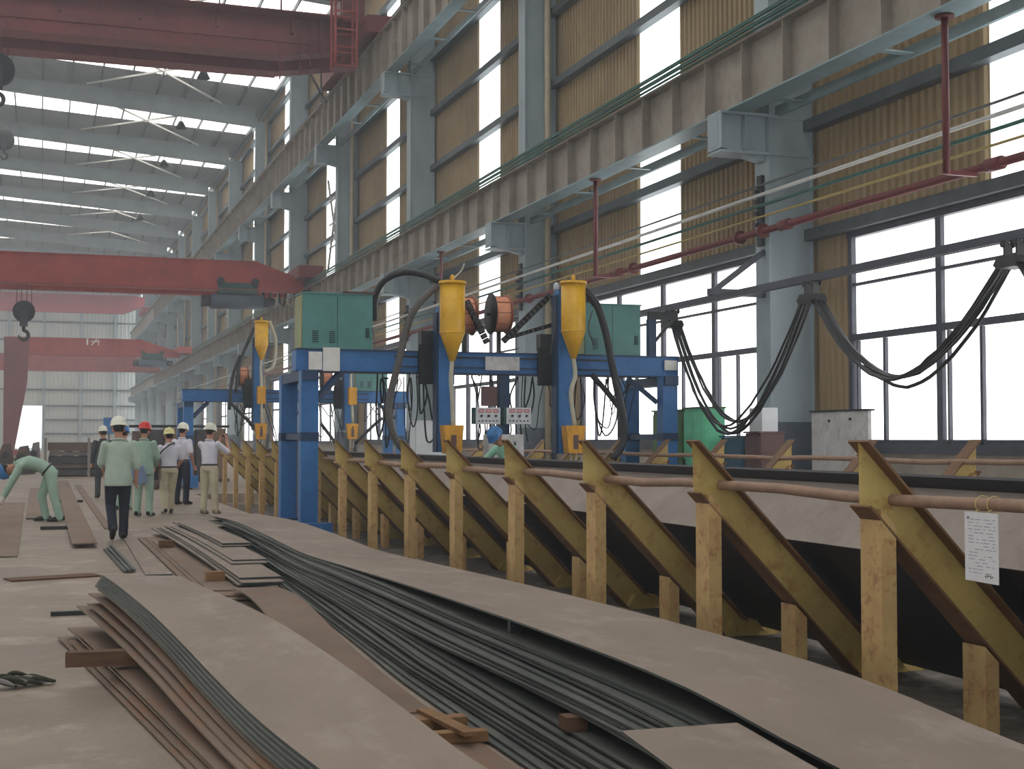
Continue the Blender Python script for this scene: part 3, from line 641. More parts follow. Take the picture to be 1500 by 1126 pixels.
# crumpled rag
rg = random.Random(4); t = thing("rag", (-.1, 8.62, 0), 'dark dirty crumpled rag on the floor at the left edge', 'rag')
for i in range(18):
    a = rg.uniform(-.5, .7); p = Vector((-.24+.0135*i, 8.52+.007*i+rg.uniform(-.03, .03), .018+.03*rg.random()*(i < 11))); pts = [p+Vector((cos(a)*.055*j-.05, sin(a)*.05*j+rg.uniform(-.012,.012), .015*sin(j*1.3)+.012*rg.random())) for j in range(4)]
    MB().tube(bez(pts, 9), [.008+.007*sin(pi*k/9) for k in range(10)], 7).build('fold', 'rag' if i % 3 else 'clutter_light', t)

# ---------------------------------------------------------------- welding gantries
def P(px, py, Y): return on(px, py, Y=Y)
def bolts(m, c, r, z, n, s):
    for i in range(n): a = 2*pi*i/n; m.box(c[0]+r*cos(a)-s, c[0]+r*cos(a)+s, c[1]+r*sin(a)-s, c[1]+r*sin(a)+s, z, z+2*s)
def hopper(t, x, y, zt, r=.212, hc=.86, hk=.47, mt='hopper'):
    zb = zt-hc; m = MB(); m.lathe([(.03, zb-hk), (.045, zb-hk), (r, zb), (r, zt-.04), (r, zt-.04)], (x, y, 0), 22)
    h = m.build('flux_hopper', mt, t)
    MB().lathe([(r+.025, zt-.05), (r+.025, zt-.02), (r+.01, zt-.0), (.05, zt+.015), (.02, zt+.015)], (x, y, 0), 22).build('hopper_lid', mt, h)
    MB().lathe([(.035, zt+.01), (.035, zt+.09), (.02, zt+.11)], (x, y, 0), 10).build('filler_neck', mt, h)
    m = MB(); bolts(m, (x, y), r+.014, zt-.02, 12, .009); m.build('lid_bolts', mt, h)
    MB().lathe([(r+.004, zb-.012), (r+.008, zb), (r+.004, zb+.012)], (x, y, 0), 22).build('seam_ring', mt, h)
    return zb-hk
def spool(t, x, y, z, R=.34, w=.26):
    sp = MB().lathe([(R*.9, x-w/2), (R*.93, x-w/2+.01)]+[(R*.93+(.012 if i % 2 else 0), x-w/2+.02+(w-.04)*i/16) for i in range(17)]+[(R*.93, x+w/2-.01), (R*.9, x+w/2)], (0, y, z), 26, 'x').build('wire_spool', 'copper', t)
    MB().lathe([(.05, x-w/2-.03), (R+.03, x-w/2-.03), (R+.03, x-w/2-.012), (.05, x-w/2-.012)], (0, y, z), 26, 'x').build('spool_flange', 'black', sp)
    MB().lathe([(.05, x+w/2+.012), (R+.02, x+w/2+.012), (R+.02, x+w/2+.025), (.05, x+w/2+.025)], (0, y, z), 26, 'x').build('spool_flange', 'copper_dark', sp)
    MB().cyl((x-w/2-.1, y, z), (x+w/2+.08, y, z), .035, n=10).build('axle', 'dark_steel', sp)
    m = MB()
    for i in range(10): a = 2*pi*i/10; m.bar((x-w/2+.01, y+R*.96*cos(a), z+R*.96*sin(a)), (x+w/2-.01, y+R*.96*cos(a), z+R*.96*sin(a)), .02, .012)
    m.build('spool_bars', 'copper_dark', sp)
    MB().bar((x, y+.02, 2.96), (x, y+.02, z), .08, .06).build('spool_stand', 'dark_steel', t)
def chain(t, a, b, r=.05):
    a = Vector(a); b = Vector(b); n = max(4, int((b-a).length/.09)); m = MB(); d = (b-a)/n
    for i in range(n): m.bar(a+d*(i+.03), a+d*(i+.9), r*1.6, r*2.0)
    c = m.build('drag_chain', 'black', t); m = MB()
    for i in range(n): m.bar(a+d*(i+.3)-Vector((0, r*.95, 0)), a+d*(i+.5)-Vector((0, r*.95, 0)), .02, r*1.4)
    m.build('chain_links', 'hose_grey', c)
def cab(t, x0, x1, y0, y1, z0, z1, side=False):
    c = MB().box(x0, x1, y0, y1, z0, z1).build('power_cabinet', 'cabinet_green', t)
    MB().box(x0-.02, x0-.002, y0+.01, y1-.01, z0+.02, z1-.02).build('side_panel', 'cabinet_side', c)
    MB().box(x0-.02, x1+.02, y0-.02, y1+.02, z1+.001, z1+.025).build('cabinet_top', 'cabinet_green', c)
    MB().box((x0+x1)/2-.012, (x0+x1)/2-.004, y0-.006, y0-.001, z0+.03, z1-.03).build('door_seam', 'vent_dark', c)
    for k, fx in enumerate((.18, .42)):
        m = MB()
        for j in range(6): m.box(x0+(x1-x0)*fx-.05, x0+(x1-x0)*fx+.05, y0-.008, y0-.001, z0+.1+.035*j, z0+.12+.035*j)
        m.build('vent_slots', 'vent_dark', c)
    MB().box(x1-.12, x1-.06, y0-.02, y0-.001, z0+.2, z0+.36).build('latch', 'vent_dark', c)
    return c
def gantry(yb, lab, near):
    xl, xr = 3.95, 10.9
    PF = PZ if yb < 30 else 0
    t = thing('welding_gantry', (7.4, yb, PF), lab, 'welding machine', 'blue welding gantries')
    bm = MB().box(xl, xr, yb-.2, yb+.2, 2.57, 2.93).build('bridge_beam', 'blue', t)
    for z in (2.565, 2.925): MB().box(xl-.01, xr+.01, yb-.23, yb+.23, z, z+.022).build('beam_flange', 'blue_dark', bm)
    MB().box(5.6, 9.6, yb-.245, yb-.232, 2.66, 2.69).build('guide_rail', 'blue_dark', bm); MB().box(5.6, 9.6, yb-.245, yb-.232, 2.83, 2.86).build('guide_rail', 'dark_steel', bm)
    for x, ys in ((4.08, (yb-.62, yb+1.3)), (10.56, (yb-.45, yb+1.2))):
        for y in ys:
            lg = MB().box(x-.14, x+.14, y-.13, y+.13, PF+.32, 2.56).build('leg', 'blue', t)
            MB().box(x-.2, x+.2, y-.2, y+.2, PF+.30, PF+.33).build('leg_flange', 'blue_dark', lg); MB().box(x-.15, x+.15, y-.14, y+.14, 1.42, 1.56).build('collar', 'blue_dark', lg)
        MB().box(x-.08, x+.08, ys[0]+.14, ys[1]-.14, 1.44, 1.54).build('cross_tie', 'blue_dark', t)
        MB().box(x-.13, x+.13, ys[0]-.2, ys[1]+.2, 2.40, 2.56).build('head_beam', 'blue_dark', t)
        MB().box(x-.17, x+.17, ys[0]-.75, ys[1]+.75, PF+.10, PF+.30).build('end_carriage', 'blue', t)
        for yy in (ys[0]-.6, ys[1]+.6): MB().cyl((x-.06, yy, PF+.13), (x+.06, yy, PF+.13), .13, n=16).build('wheel', 'dark_steel', t)
        for yy in (ys[0]-.78,): MB().box(x-.2, x+.2, yy-.25, yy-.02, PF+.06, PF+.40).build('drive_box', 'blue', t)
        s_ = 1 if x < 7 else -1
        MB().bar((x+s_*.15, ys[0]+.1, 2.1), (x+s_*.62, yb-.1, 2.55), .09, .09).build('knee_brace', 'blue_dark', t)
    if near:
        c = cab(t, 4.05, 5.23, yb-.22, yb+.42, 2.95, 3.86)
        cab(t, 9.12, 10.2, yb-.1, yb+.5, 2.95, 3.85)
        MB().box(4.72, 5.27, yb-.26, yb+.46, 3.88, 3.91).build('lid', 'lid_brown', c)
        for a, b, cc, d in ((452, 472, 515, 541), (473, 498, 509, 543)):
            p, q = P(a, d, yb-.26), P(b, cc, yb-.26); MB().box(p.x, q.x, yb-.262, yb-.254, p.z, q.z).build('placard', 'placard', t)
        p, q = P(711, 542, yb-.26), P(761, 523, yb-.26); pl = MB().box(p.x, q.x, yb-.262, yb-.25, p.z, q.z).build('name_plate', 'board', t)
        p, q = P(973, 542, yb-.24), P(991, 528, yb-.24); MB().box(p.x, q.x, yb-.262, yb-.25, p.z, q.z).build('placard', 'placard', t)
        arms = ((651, 450, 662, 661), (825, 425, 668, 838))
    else: arms = ((378, 490, 630, 383), (510, 490, 630, 516))
    for k, (pa, ytop, ybot, ph) in enumerate(arms):
        ya = yb-.48; x = P(pa, 500, ya).x; z1, z0 = P(pa, ytop, ya).z, max(1.2, P(pa, ybot, ya).z)
        ar = MB().box(x-.13, x+.13, ya-.12, ya+.12, z0, z1).build('lifting_column', 'blue', t)
        MB().box(x-.17, x-.131, ya-.1, ya+.12, z0, z1-.1).build('column_guide', 'blue_dark', ar)
        MB().box(x-.4, x+.22, ya+.14, yb-.255, 2.38, 3.05).build('cross_carriage', 'black', t)
        MB().box(x-.36, x-.1, ya+.15, yb-.1, 3.0, 3.28).build('drive_motor', 'dark_steel', t)
        xh = P(ph, 450, ya-.3).x; yh = ya-.36; zt = P(ph, 412 if near else 470, yh).z
        ztip = hopper(t, xh, yh, zt) if near else hopper(t, xh, yh, zt, .20, .74, .42)
        MB().box(xh-.04, xh+.04, yh+.2, ya-.12, zt-.5, zt-.42).build('hopper_bracket', 'blue_dark', t)
        zh = 1.68 if near else 1.92
        hz = bez([(xh, yh, ztip+.02), (xh-.02+.05*k, yh, ztip-.3), (xh-.05*k, yh, ztip-.6), (xh+.02, yh, zh)], 18)
        MB().tube(hz, .04, 8).build('flux_hose', 'clear_hose', t)
        m = MB(); m.prism([(xh-.18, zh), (xh+.17, zh), (xh+.13, zh-.47), (xh-.13, zh-.47)], 'y', yh-.12, yh+.13); wh = m.build('welding_head', 'hopper_head', t)
        MB().box(xh-.05, xh+.04, yh-.127, yh-.121, zh-.4, zh-.16).build('head_slot', 'red_brown', wh)
        MB().box(xh-.13, xh+.13, yh+.131, ya-.13, zh-.3, zh-.1).build('head_bracket', 'dark_steel', wh)
        for dx in (-.05, .05): MB().cyl((xh+dx, yh, zh-.47), (xh+dx*.6, yh, zh-.75), .016, n=8).build('torch_tip', 'pipe_white', wh)
        if not near:
            m = MB(); m.box(xh-.12, xh+.12, yh-.13, yh+.1, 2.5, 3.02); m.build('clamp_box', 'hopper_head', t)
            for dz in (.0, .12, .24): MB().cyl((xh, yh-.125, zh-.12-dz), (xh, yh-.12, zh-.12-dz), .03, n=10).build('port', 'black', wh)
    yc = yb-.5
    if near:
        spool(t, P(684, 460, yb).x-.05, yb+.0, P(684, 462, yb).z, .33, .26)
        spool(t, P(731, 460, yb).x, yb+.0, P(731, 460, yb).z, .33, .26)
        chain(t, P(683, 440, yb-.35), P(714, 503, yb-.35)); chain(t, P(737, 500, yb-.35), P(806, 432, yb-.35)); chain(t, P(736, 497, yb-.25), P(818, 473, yb-.25), .035)
        # two control boxes under the beam, on a blue mast
        MB().box(P(737, 600, yb-.1).x-.09, P(737, 600, yb-.1).x+.09, yb-.19, yb-.01, 1.0, 2.56).build('control_mast', 'blue_dark', t)
        for a, b in ((697, 733), (742, 778)):
            p, q = P(a, 621, yb-.3), P(b, 597, yb-.3); bx = MB().box(p.x, q.x, yb-.3, yb-.2, p.z, q.z).build('control_box', 'white_box', t)
            w, h = q.x-p.x, q.z-p.z
            MB().box(p.x-.05, p.x-.002, yb-.29, yb-.2, p.z, q.z).build('box_side', 'vent_dark', bx)
            for i in range(3):
                x = p.x+w*(.12+.29*i); d_ = MB().box(x, x+w*.22, yb-.306, yb-.301, p.z+h*.70, p.z+h*.90).build('display', 'red_led', bx)
                m = MB()
                for j in range(3): m.box(x+w*(.03+.06*j), x+w*(.065+.06*j), yb-.3075, yb-.3065, p.z+h*.74, p.z+h*.86)
                m.build('digits', 'placard', d_)
                MB().cyl((x+w*.11, yb-.302, p.z+h*.5), (x+w*.11, yb-.325, p.z+h*.5), w*.05, n=10).build('knob', 'knob', bx)
            for i in range(6):
                x = p.x+w*(.13+.145*i); MB().cyl((x, yb-.302, p.z+h*.2), (x, yb-.315, p.z+h*.2), w*.03, n=8).build('switch', 'knob', bx)
            for i in range(4):
                x = p.x+w*(.2+.2*i); MB().tube(bez([(x, yb-.25, p.z+.002), (x+.01, yb-.25, p.z-.12), (x+.03*(i-1), yb-.22, p.z-.3)], 8), .013, 6).build('box_cable', 'black', bx)
        MB().box(P(716, 580, yb).x-.16, P(716, 580, yb).x+.1, yb-.15, yb-.05, 2.02, 2.36).build('wire_feeder', 'red_brown', t)
        # festoon mast
        x = P(953, 490, yb).x; MB().box(x-.07, x+.07, yb-.1, yb+.04, 2.95, 3.62).build('festoon_mast', 'blue_dark', t)
        MB().box(x-.07, 10.95, yb-.07, yb+.01, 3.62, 3.76).build('festoon_arm', 'dark_steel', t); MB().bar((x+.05, yb-.03, 3.2), (10.9, yb-.03, 3.65), .05, .05).build('arm_stay', 'dark_steel', t)
        x = P(822, 420, yc).x; MB().lathe([(.04, 0), (.05, .02), (.05, .09), (.02, .13)], (x-.05, yc+.1, P(822, 424, yc).z), 12).build('warning_lamp', 'white_box', t)
    return t
YB = 22.6
t1 = gantry(YB, 'large blue welding gantry with two yellow flux hoppers, nearest the camera', True)
t2 = gantry(41.8, 'second blue welding gantry further back, seen through the first', False)
for k, (x, y, z) in enumerate(((5.75, 41.8, 3.35), (8.3, 41.8, 3.35))): spool(t2, x, y, z, .3, .24)
c = cab(t2, 9.2, 10.2, 41.6, 42.3, 2.95, 3.8)
# hoses and loose cables of the near gantry
def hose(t, pix, r, mt, nm='hose', n=30):
    pts = bez([on(a, b, Y=y) for a, b, y in pix], n); MB().tube(pts, r, 8).build(nm, mt, t)
a = YB
hose(t1, [(548, 470, a-.1), (549, 438, a-.1), (562, 412, a-.2), (590, 399, a-.4), (620, 402, a-.6), (645, 412, a-.8)], .055, 'rubber')
hose(t1, [(640, 418, a-.8), (612, 446, a-.8), (596, 480, a-.7), (584, 530, a-.6), (570, 590, a-.5), (574, 630, a-.5), (590, 658, a-.5), (604, 668, a-.5)], .06, 'hose_grey')
hose(t1, [(856, 424, a-.85), (874, 446, a-.9), (886, 482, a-.9), (894, 520, a-.9), (904, 570, a-.9), (914, 620, a-.9), (912, 650, a-.9), (898, 672, a-.9)], .065, 'rubber')
hose(t1, [(860, 434, a-.8), (880, 462, a-.75), (888, 500, a-.75), (896, 540, a-.75), (908, 590, a-.75), (908, 640, a-.75)], .035, 'rubber')
hose(t1, [(866, 548, a-.3), (890, 575, a-.4), (908, 598, a-.5)], .05, 'rubber')
rng = random.Random(21)
for i in range(26):
    x0 = rng.choice([560, 600, 620, 690, 720, 780, 800, 815, 850, 870, 890, 905]); x1 = x0+rng.uniform(-38, 38); y0 = rng.uniform(545, 556); y1 = rng.uniform(585, 660); mid = rng.uniform(.3, .7); sg = rng.uniform(10, 45)
    d = rng.uniform(-.45, .3)
    hose(t1, [(x0, y0, a+d), (x0+(x1-x0)*mid*.5+rng.uniform(-8, 8), y0+(y1-y0)*.5, a+d), (x0+(x1-x0)*mid, y1, a+d), (x1, y1-sg, a+d), (x1+rng.uniform(-5, 12), y0, a+d)], rng.choice([.009, .012, .016]), 'black', 'cable', 20)
for x0, y0, x1, y1, x2, y2 in ((545, 480, 549, 500, 548, 508), (805, 436, 812, 470, 806, 520), (868, 455, 862, 480, 870, 505), (640, 560, 660, 605, 648, 640)):
    hose(t1, [(x0, y0, a-.55), (x1, y1, a-.55), (x2, y2, a-.55)], .012, 'hose_grey', 'cable', 12)
hose(t1, [(661, 411, a-.84), (668, 404, a-.84), (676, 396, a-.9), (680, 386, a-1.0)], .012, 'pipe_white', 'cable', 14)
MB().tube([on(x, y, Y=a-.7) for x, y in ((819, 436), (838, 437.5), (858, 436))], .006, 6).build('tie_wire', 'black', t1)
a = 41.8
for pix in ([(372, 480), (352, 530), (345, 575)], [(352, 520), (340, 555), (336, 600)], [(395, 470), (404, 500), (400, 535), (388, 545)], [(338, 590), (362, 615), (376, 632)], [(470, 620), (485, 640), (500, 660)], [(520, 650), (545, 625), (560, 612)]):
    hose(t2, [(x, y, a-.6) for x, y in pix], .05, 'rubber' if pix[0][0] != 395 else 'clear_hose', 'hose', 16)
for i in range(16):
    x0 = rng.uniform(330, 600); d = rng.uniform(-.5, .5); x1 = x0+rng.uniform(-20, 20); y1 = rng.uniform(610, 650)
    hose(t2, [(x0, 590, a+d), ((x0+x1)/2+rng.uniform(-8, 8), y1-12, a+d), (x1, y1, a+d), (x1+rng.uniform(-18, 18), 592, a+d)], .015, 'black', 'cable', 14)

# ---------------------------------------------------------------- overhead cranes
def girder(t, nm, x0, x1, y, z0, z1, w, mt, taper=2.2, rise=.55):
    m = MB(); poly = [(x0, z0), (x1-taper, z0), (x1, z0+(z1-z0)*rise), (x1, z1), (x0, z1)] if rise > 0 else [(x0, z0), (x1, z0), (x1, z1+(z1-z0)*rise), (x1-taper, z1), (x0, z1)]
    m.prism(poly, 'y', y-w/2, y+w/2); g = m.build(nm, mt, t)
    for z in (z0, z1-.03):
        if z == z0 and rise > 0: MB().box(x0, x1-taper, y-w/2-.06, y+w/2+.06, z-.03, z).build('flange', mt, g)
        else: MB().box(x0, x1-(taper if rise < 0 else 0), y-w/2-.06, y+w/2+.06, z+.03, z+.06).build('flange', mt, g)
    return g
def hook_block(x, y, zt, z, lab, R=.42):
    h = thing('crane_hook', (x, y, z-1.0), lab, 'hook', 'crane hooks')
    MB().lathe([(.12, -.2), (R, -.2), (R+.02, -.16), (R-.03, -.02), (R-.03, .02), (R+.02, .16), (R, .2), (.12, .2)], (x, y, z), 24, 'y').build('sheave_block', 'black', h)
    MB().box(x-.16, x+.16, y-.24, y+.24, z-.62, z+.1).build('cheek_plate', 'dark_steel', h)
    pts = [(x, y, z-.6), (x, y, z-.78)]+[(x+.19*sin(q)+.0, y, z-1.0+.2*cos(q)) for q in [i*pi*1.5/12 for i in range(13)]]
    MB().tube(pts, [.07]*4+[.075]*7+[.06, .05, .04, .03], 8).build('hook', 'dark_steel', h)
    for dx in (-.3, -.1, .12, .31): MB().tube([(x+dx, y, z+.1), (x+dx*.9, y, zt)], .016, 5).build('wire_rope', 'rope', h)
def hoist(t, x, y, z, mt='vent_dark'):
    h = MB().cyl((x-1.1, y, z), (x+1.2, y, z), .34, n=18).build('hoist_drum', 'column_base', t); MB().cyl((x-1.5, y, z), (x-1.1, y, z), .26, n=14).build('motor', 'dark_steel', h); MB().cyl((x+1.2, y, z), (x+1.7, y, z), .22, n=14).build('gearbox', 'dark_steel', h)
    MB().box(x-.8, x+.9, y-.3, y+.3, z+.36, z+.8).build('trolley_frame', mt, h)
    for dx in (-.7, .8): MB().cyl((x+dx, y-.4, z+.85), (x+dx, y-.3, z+.85), .17, n=12).build('trolley_wheel', 'dark_steel', h)
# near top crane
t = thing('overhead_crane', (-2, 51, 15.5), 'big dark red overhead crane across the top left corner', 'crane', 'overhead cranes')
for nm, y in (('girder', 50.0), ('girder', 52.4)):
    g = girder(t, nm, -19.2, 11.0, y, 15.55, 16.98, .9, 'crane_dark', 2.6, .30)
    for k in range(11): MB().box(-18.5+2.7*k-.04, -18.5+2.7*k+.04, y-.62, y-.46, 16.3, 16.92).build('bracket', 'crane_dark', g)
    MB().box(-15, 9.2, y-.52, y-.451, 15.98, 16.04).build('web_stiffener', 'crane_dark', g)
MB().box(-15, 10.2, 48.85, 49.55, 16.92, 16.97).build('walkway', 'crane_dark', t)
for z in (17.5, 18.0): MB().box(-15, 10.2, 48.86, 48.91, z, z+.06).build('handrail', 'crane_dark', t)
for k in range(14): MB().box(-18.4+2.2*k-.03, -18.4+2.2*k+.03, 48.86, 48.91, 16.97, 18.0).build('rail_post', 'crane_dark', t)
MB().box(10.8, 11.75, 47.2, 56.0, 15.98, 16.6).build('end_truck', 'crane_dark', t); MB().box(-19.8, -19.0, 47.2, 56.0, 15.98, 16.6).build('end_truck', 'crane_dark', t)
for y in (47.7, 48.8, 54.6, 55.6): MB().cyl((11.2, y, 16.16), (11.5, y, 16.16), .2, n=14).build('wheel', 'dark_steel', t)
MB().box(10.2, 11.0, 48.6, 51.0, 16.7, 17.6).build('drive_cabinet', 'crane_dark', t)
xa, xb = on(487, 60, Y=48.4).x, on(518, 60, Y=48.4).x; zb = on(500, 102, Y=48.4).z
for x in (xa, xb):
    for y in (47.9, 48.6): MB().box(x-.04, x+.04, y-.04, y+.04, zb, 19.2).build('cage_post', 'crane_red', t)
for z in (zb+.03, zb+.7, zb+1.35, zb+2.0, zb+2.7): MB().box(xa, xb, 47.87, 47.93, z-.03, z+.03).build('cage_rung', 'crane_red', t); MB().box(xa, xb, 48.57, 48.63, z-.03, z+.03).build('cage_rung', 'crane_red', t)
MB().box(xa, xb, 47.9, 48.6, zb-.05, zb).build('cage_floor', 'crane_dark', t)
for k, (x, y) in enumerate(((455, 60), (470, 55), (440, 75), (410, 80))):
    p = on(x, y, Y=49.3); MB().box(p.x-.02, p.x+.02, 49.25, 49.35, p.z-.9, p.z+.6).build('bracket_leg', 'crane_dark', t)
MB().bar(on(455, 110, Y=49), on(478, 150, Y=55), .06, .06).build('collector_arm', 'dark_steel', t); MB().bar(on(470, 100, Y=49.5), on(471, 150, Y=49.5), .05, .05).build('collector_arm', 'dark_steel', t)
hook_block(on(8, 103, Y=50).x-.2, 50.2-1.6, 15.6, on(8, 103, Y=48.6).z, 'dark hook block hanging under the near red crane at the left edge', .52)
# lower crane, mid distance
t = thing('overhead_crane', (-2, 61, 7.9), 'bright red single-span crane crossing the hall above the workers', 'crane', 'overhead cranes')
girder(t, 'girder', -19.2, 11.0, 61, 8.0, 9.28, .7, 'crane_red', 2.0, -.55)
MB().box(10.6, 11.7, 59.6, 64.2, 8.57, 9.1).build('end_truck', 'crane_dark', t); MB().box(-19.8, -19.1, 59.6, 64.2, 8.57, 9.1).build('end_truck', 'crane_dark', t)
girder(t, 'girder', -19.2, 10.6, 63.3, 8.0, 9.2, .6, 'crane_red', 2.0, -.55)
for y in (60, 63.8): MB().cyl((11.2, y, 8.52), (11.55, y, 8.52), .15, n=12).build('wheel', 'dark_steel', t)
hoist(t, on(345, 442, Y=61).x, 60.9, on(345, 442, Y=61).z)
for k in range(5): MB().tube([(9.3+.35*k, 61.2, 8.0), (9.35+.35*k, 61.2, 7.55), (9.5+.35*k, 61.2, 7.4), (9.62+.35*k, 61.2, 8.0)], .05, 6).build('supply_cable', 'clear_hose' if k % 2 else 'rubber', t)
hook_block(on(35, 456, Y=60.75).x, 60.75, 8.2, on(35, 456, Y=60.75).z, 'round black hook block hanging from the bright red crane', .43)
# semi-gantry crane with a leg on the floor
t = thing('overhead_crane', (-2, 117, 0), 'red semi-gantry crane with a floor leg, in the far part of the hall', 'crane', 'overhead cranes')
girder(t, 'girder', -2.6, 10.9, 117, 8.25, 9.66, .8, 'crane_red', 3.2, -.7)
MB().box(10.6, 11.7, 115.6, 119.8, 8.57, 9.1).build('end_truck', 'crane_red', t)
m = MB(); p = [(-2.9, .5), (-1.7, .5), (-.55, 6.3), (-.5, 9.66), (-2.9, 9.66)]; m.prism([(-2.9, .6), (-2.05, .6), (-1.15, 6.0), (-1.0, 9.66), (-2.95, 9.66)], 'y', 116.5, 117.5); m.build('leg', 'crane_dark', t)
MB().box(-3.1, -1.8, 114.5, 119.5, .15, .62).build('leg_carriage', 'crane_red', t)
hoist(t, on(222, 530, Y=117).x, 116.8, on(222, 532, Y=117).z)
p = on(137, 499, Y=116.5)
m = MB(); m.box(p.x-.55, p.x-.4, 116.585, 116.598, p.z-.35, p.z+.25); m.box(p.x-.2, p.x+.45, 116.585, 116.598, p.z+.18, p.z+.25); m.bar((p.x+.3, 116.59, p.z+.2), (p.x-.15, 116.59, p.z-.35), .02, .1, (1,0,0)); m.bar((p.x-.2, 116.59, p.z-.05), (p.x+.45, 116.59, p.z-.05), .02, .08); m.bar((p.x+.4, 116.59, p.z+.1), (p.x+.4, 116.59, p.z-.35), .02, .08, (1,0,0)); m.build('capacity_marking', 'placard', t)
t = thing('overhead_crane', (-2, 150, 8.5), 'further red lower crane seen just below the semi-gantry crane', 'crane', 'overhead cranes')
girder(t, 'girder', -19.2, 11, 150, 8.55, 10.2, .8, 'crane_red', 2.0, -.5); MB().box(10.6, 11.7, 148, 152, 8.57, 9.1).build('end_truck', 'crane_red', t)
t = thing('overhead_crane', (-2, 165, 16), 'faded pinkish red crane on the upper runway near the far wall', 'crane', 'overhead cranes')
girder(t, 'girder', -19.2, 11.2, 165, 16.05, 18.0, .9, 'crane_pink', 2.2, .5); MB().box(10.8, 11.75, 162, 168, 15.98, 16.6).build('end_truck', 'crane_pink', t)
MB().box(-15, 10.5, 163.9, 164.4, 18.05, 18.1).build('walkway', 'crane_pink', t); MB().box(-15, 10.5, 163.9, 163.97, 19.1, 19.18).build('handrail', 'girt', t)
for k in range(13): MB().box(-14.6+2.0*k-.04, -14.6+2.0*k+.04, 163.9, 163.98, 18.1, 19.1).build('rail_post', 'girt', t)
hook_block(on(6, 215, Y=90).x, 90, 21, on(6, 205, Y=90).z, 'small dark hook high up at the left edge of the picture', .6)

# ---------------------------------------------------------------- things by the window wall
def cabinet(name, x0, x1, y0, y1, z0, z1, mt, lab, cat, doors=2, mt2=None):
    t = MB().box(x0, x1, y0, y1, z0, z1).build(name, mt, label=lab, cat=cat); w = (y1-y0)/doors
    for i in range(doors):
        d = MB().box(x0-.022, x0-.001, y0+w*i+.015, y0+w*(i+1)-.015, z0+.06, z1-.06).build('door', mt, t); MB().box(x0-.05, x0-.0225, y0+w*(i+.85)-.015, y0+w*(i+.85)+.015, (z0+z1)/2-.08, (z0+z1)/2+.08).build('handle', 'knob', d)
    MB().box(x0-.04, x1+.02, y0-.02, y1+.02, z1+.001, z1+.03).build('top', mt2 or mt, t); return t
cabinet('tool_cabinet', 11.15, 11.55, 21.85, 22.66, 0, 2.0, 'green_bright', 'bright mint green tool cabinet under the windows', 'cabinet', 2, 'green_olive')
cabinet('tool_cabinet', 11.15, 11.5, 22.72, 24.0, 0, 1.97, 'green_olive', 'olive green cabinet behind the blue gantry leg', 'cabinet', 2)
cabinet('tool_cabinet', 11.4, 11.9, 20.9, 21.7, 0, 1.48, 'teal_blue', 'low teal blue cabinet right of the mint cabinet', 'cabinet', 1)
cabinet('tool_cabinet', 11.4, 11.85, 20.3, 20.82, 0, 1.55, 'red_brown', 'low dull red brown locker before the column base', 'cabinet', 1)
MB().box(11.45, 11.75, 20.34, 20.78, 1.58, 1.98).build('switch_box', 'white_box', label='small white switch box on the red brown locker', cat='box')
t = thing('notice_board', (11.85, 18.6, 0), 'grey white sheet metal board standing under the window edge', 'board')
MB().box(11.80, 11.86, 17.75, 19.35, .25, 1.88).build('panel', 'board', t); MB().box(11.78, 11.90, 17.72, 19.38, 1.88, 1.91).build('top_edge', 'dark_steel', t)
for y in (17.9, 19.2): MB().box(11.865, 11.91, y-.03, y+.03, 0, 1.88).build('leg', 'dark_steel', t)
m = MB(); m.box(11.79, 11.80, 18.2, 18.26, 1.74, 1.78); m.box(11.79, 11.80, 18.8, 18.86, 1.72, 1.76); m.build('hole', 'ink_dark', t)
p = on(634, 640, Y=30.5); cabinet('switch_cabinet', p.x-.4, p.x+.4, 30.5, 31.0, PZ, 1.85, 'white_box', 'white switch cabinet seen behind the left gantry column', 'cabinet', 1)
p, q = P(716, 667, 21.2), P(742, 636, 21.2); t = MB().box(p.x, q.x+.3, 21.2, 21.5, PZ, q.z).build('welding_power_box', 'board', label='dusty grey power box beside the blue helmeted worker', cat='box')
m = MB()
for i in range(3): m.box(q.x-.05+.09*i, q.x-.02+.09*i, 21.19, 21.199, q.z-.24, q.z-.12)
m.build('switch_slots', 'ink_dark', t)
# ---------------------------------------------------------------- clutter in the back of the hall
rk = random.Random(8)
t = thing('steel_rack', (1.2, 57, 0), 'dark rack of stacked steel sections at the back behind the workers', 'rack')
for i, (z, h, mt) in enumerate(((0.05, .22, 'clutter_dark'), (.32, .14, 'clutter_brown'), (.52, .24, 'clutter_dark'), (.82, .12, 'clutter_light'), (1.0, .32, 'clutter_brown'))):
    MB().box(.3+rk.uniform(-.1, .1), 3.3+rk.uniform(-.2, .2), 56+rk.uniform(-.2, .2), 58.5, z, z+h).build('steel_section', mt, t)
for x in (.15, 1.75, 3.45): MB().box(x-.05, x+.05, 55.6, 55.72, 0, 1.5).build('upright', 'clutter_light', t)
for i in range(9):
    x, y = -2.6+.62*i+rk.uniform(-.15, .15), 63+rk.uniform(-3, 3); w, h = rk.uniform(.4, .8), rk.uniform(.9, 1.55)
    t = thing('machine_part', (x, y, 0), 'heap of dark machine parts in the far background, %s from the left' % ORD[i], 'machine part', 'background machine parts')
    m = MB(); m.prism([(x-w/2, 0), (x+w/2, 0), (x+w/2*rk.uniform(.4, 1), h*.6), (x+w/2*rk.uniform(.2, .7), h), (x-w/2*rk.uniform(.2, .7), h*.95), (x-w/2, h*.5)], 'y', y-.5, y+.5); m.build('casting', rk.choice(['clutter_dark', 'clutter_brown', 'clutter_light']), t)
    MB().cyl((x-.1, y-.52, h*.6), (x-.1, y-.7, h*.6), .16, n=12).build('hub', 'dark_steel', t); MB().box(x-w*.6, x+w*.6, y-.75, y-.55, .02, h*.3).build('base_block', 'clutter_dark', t)
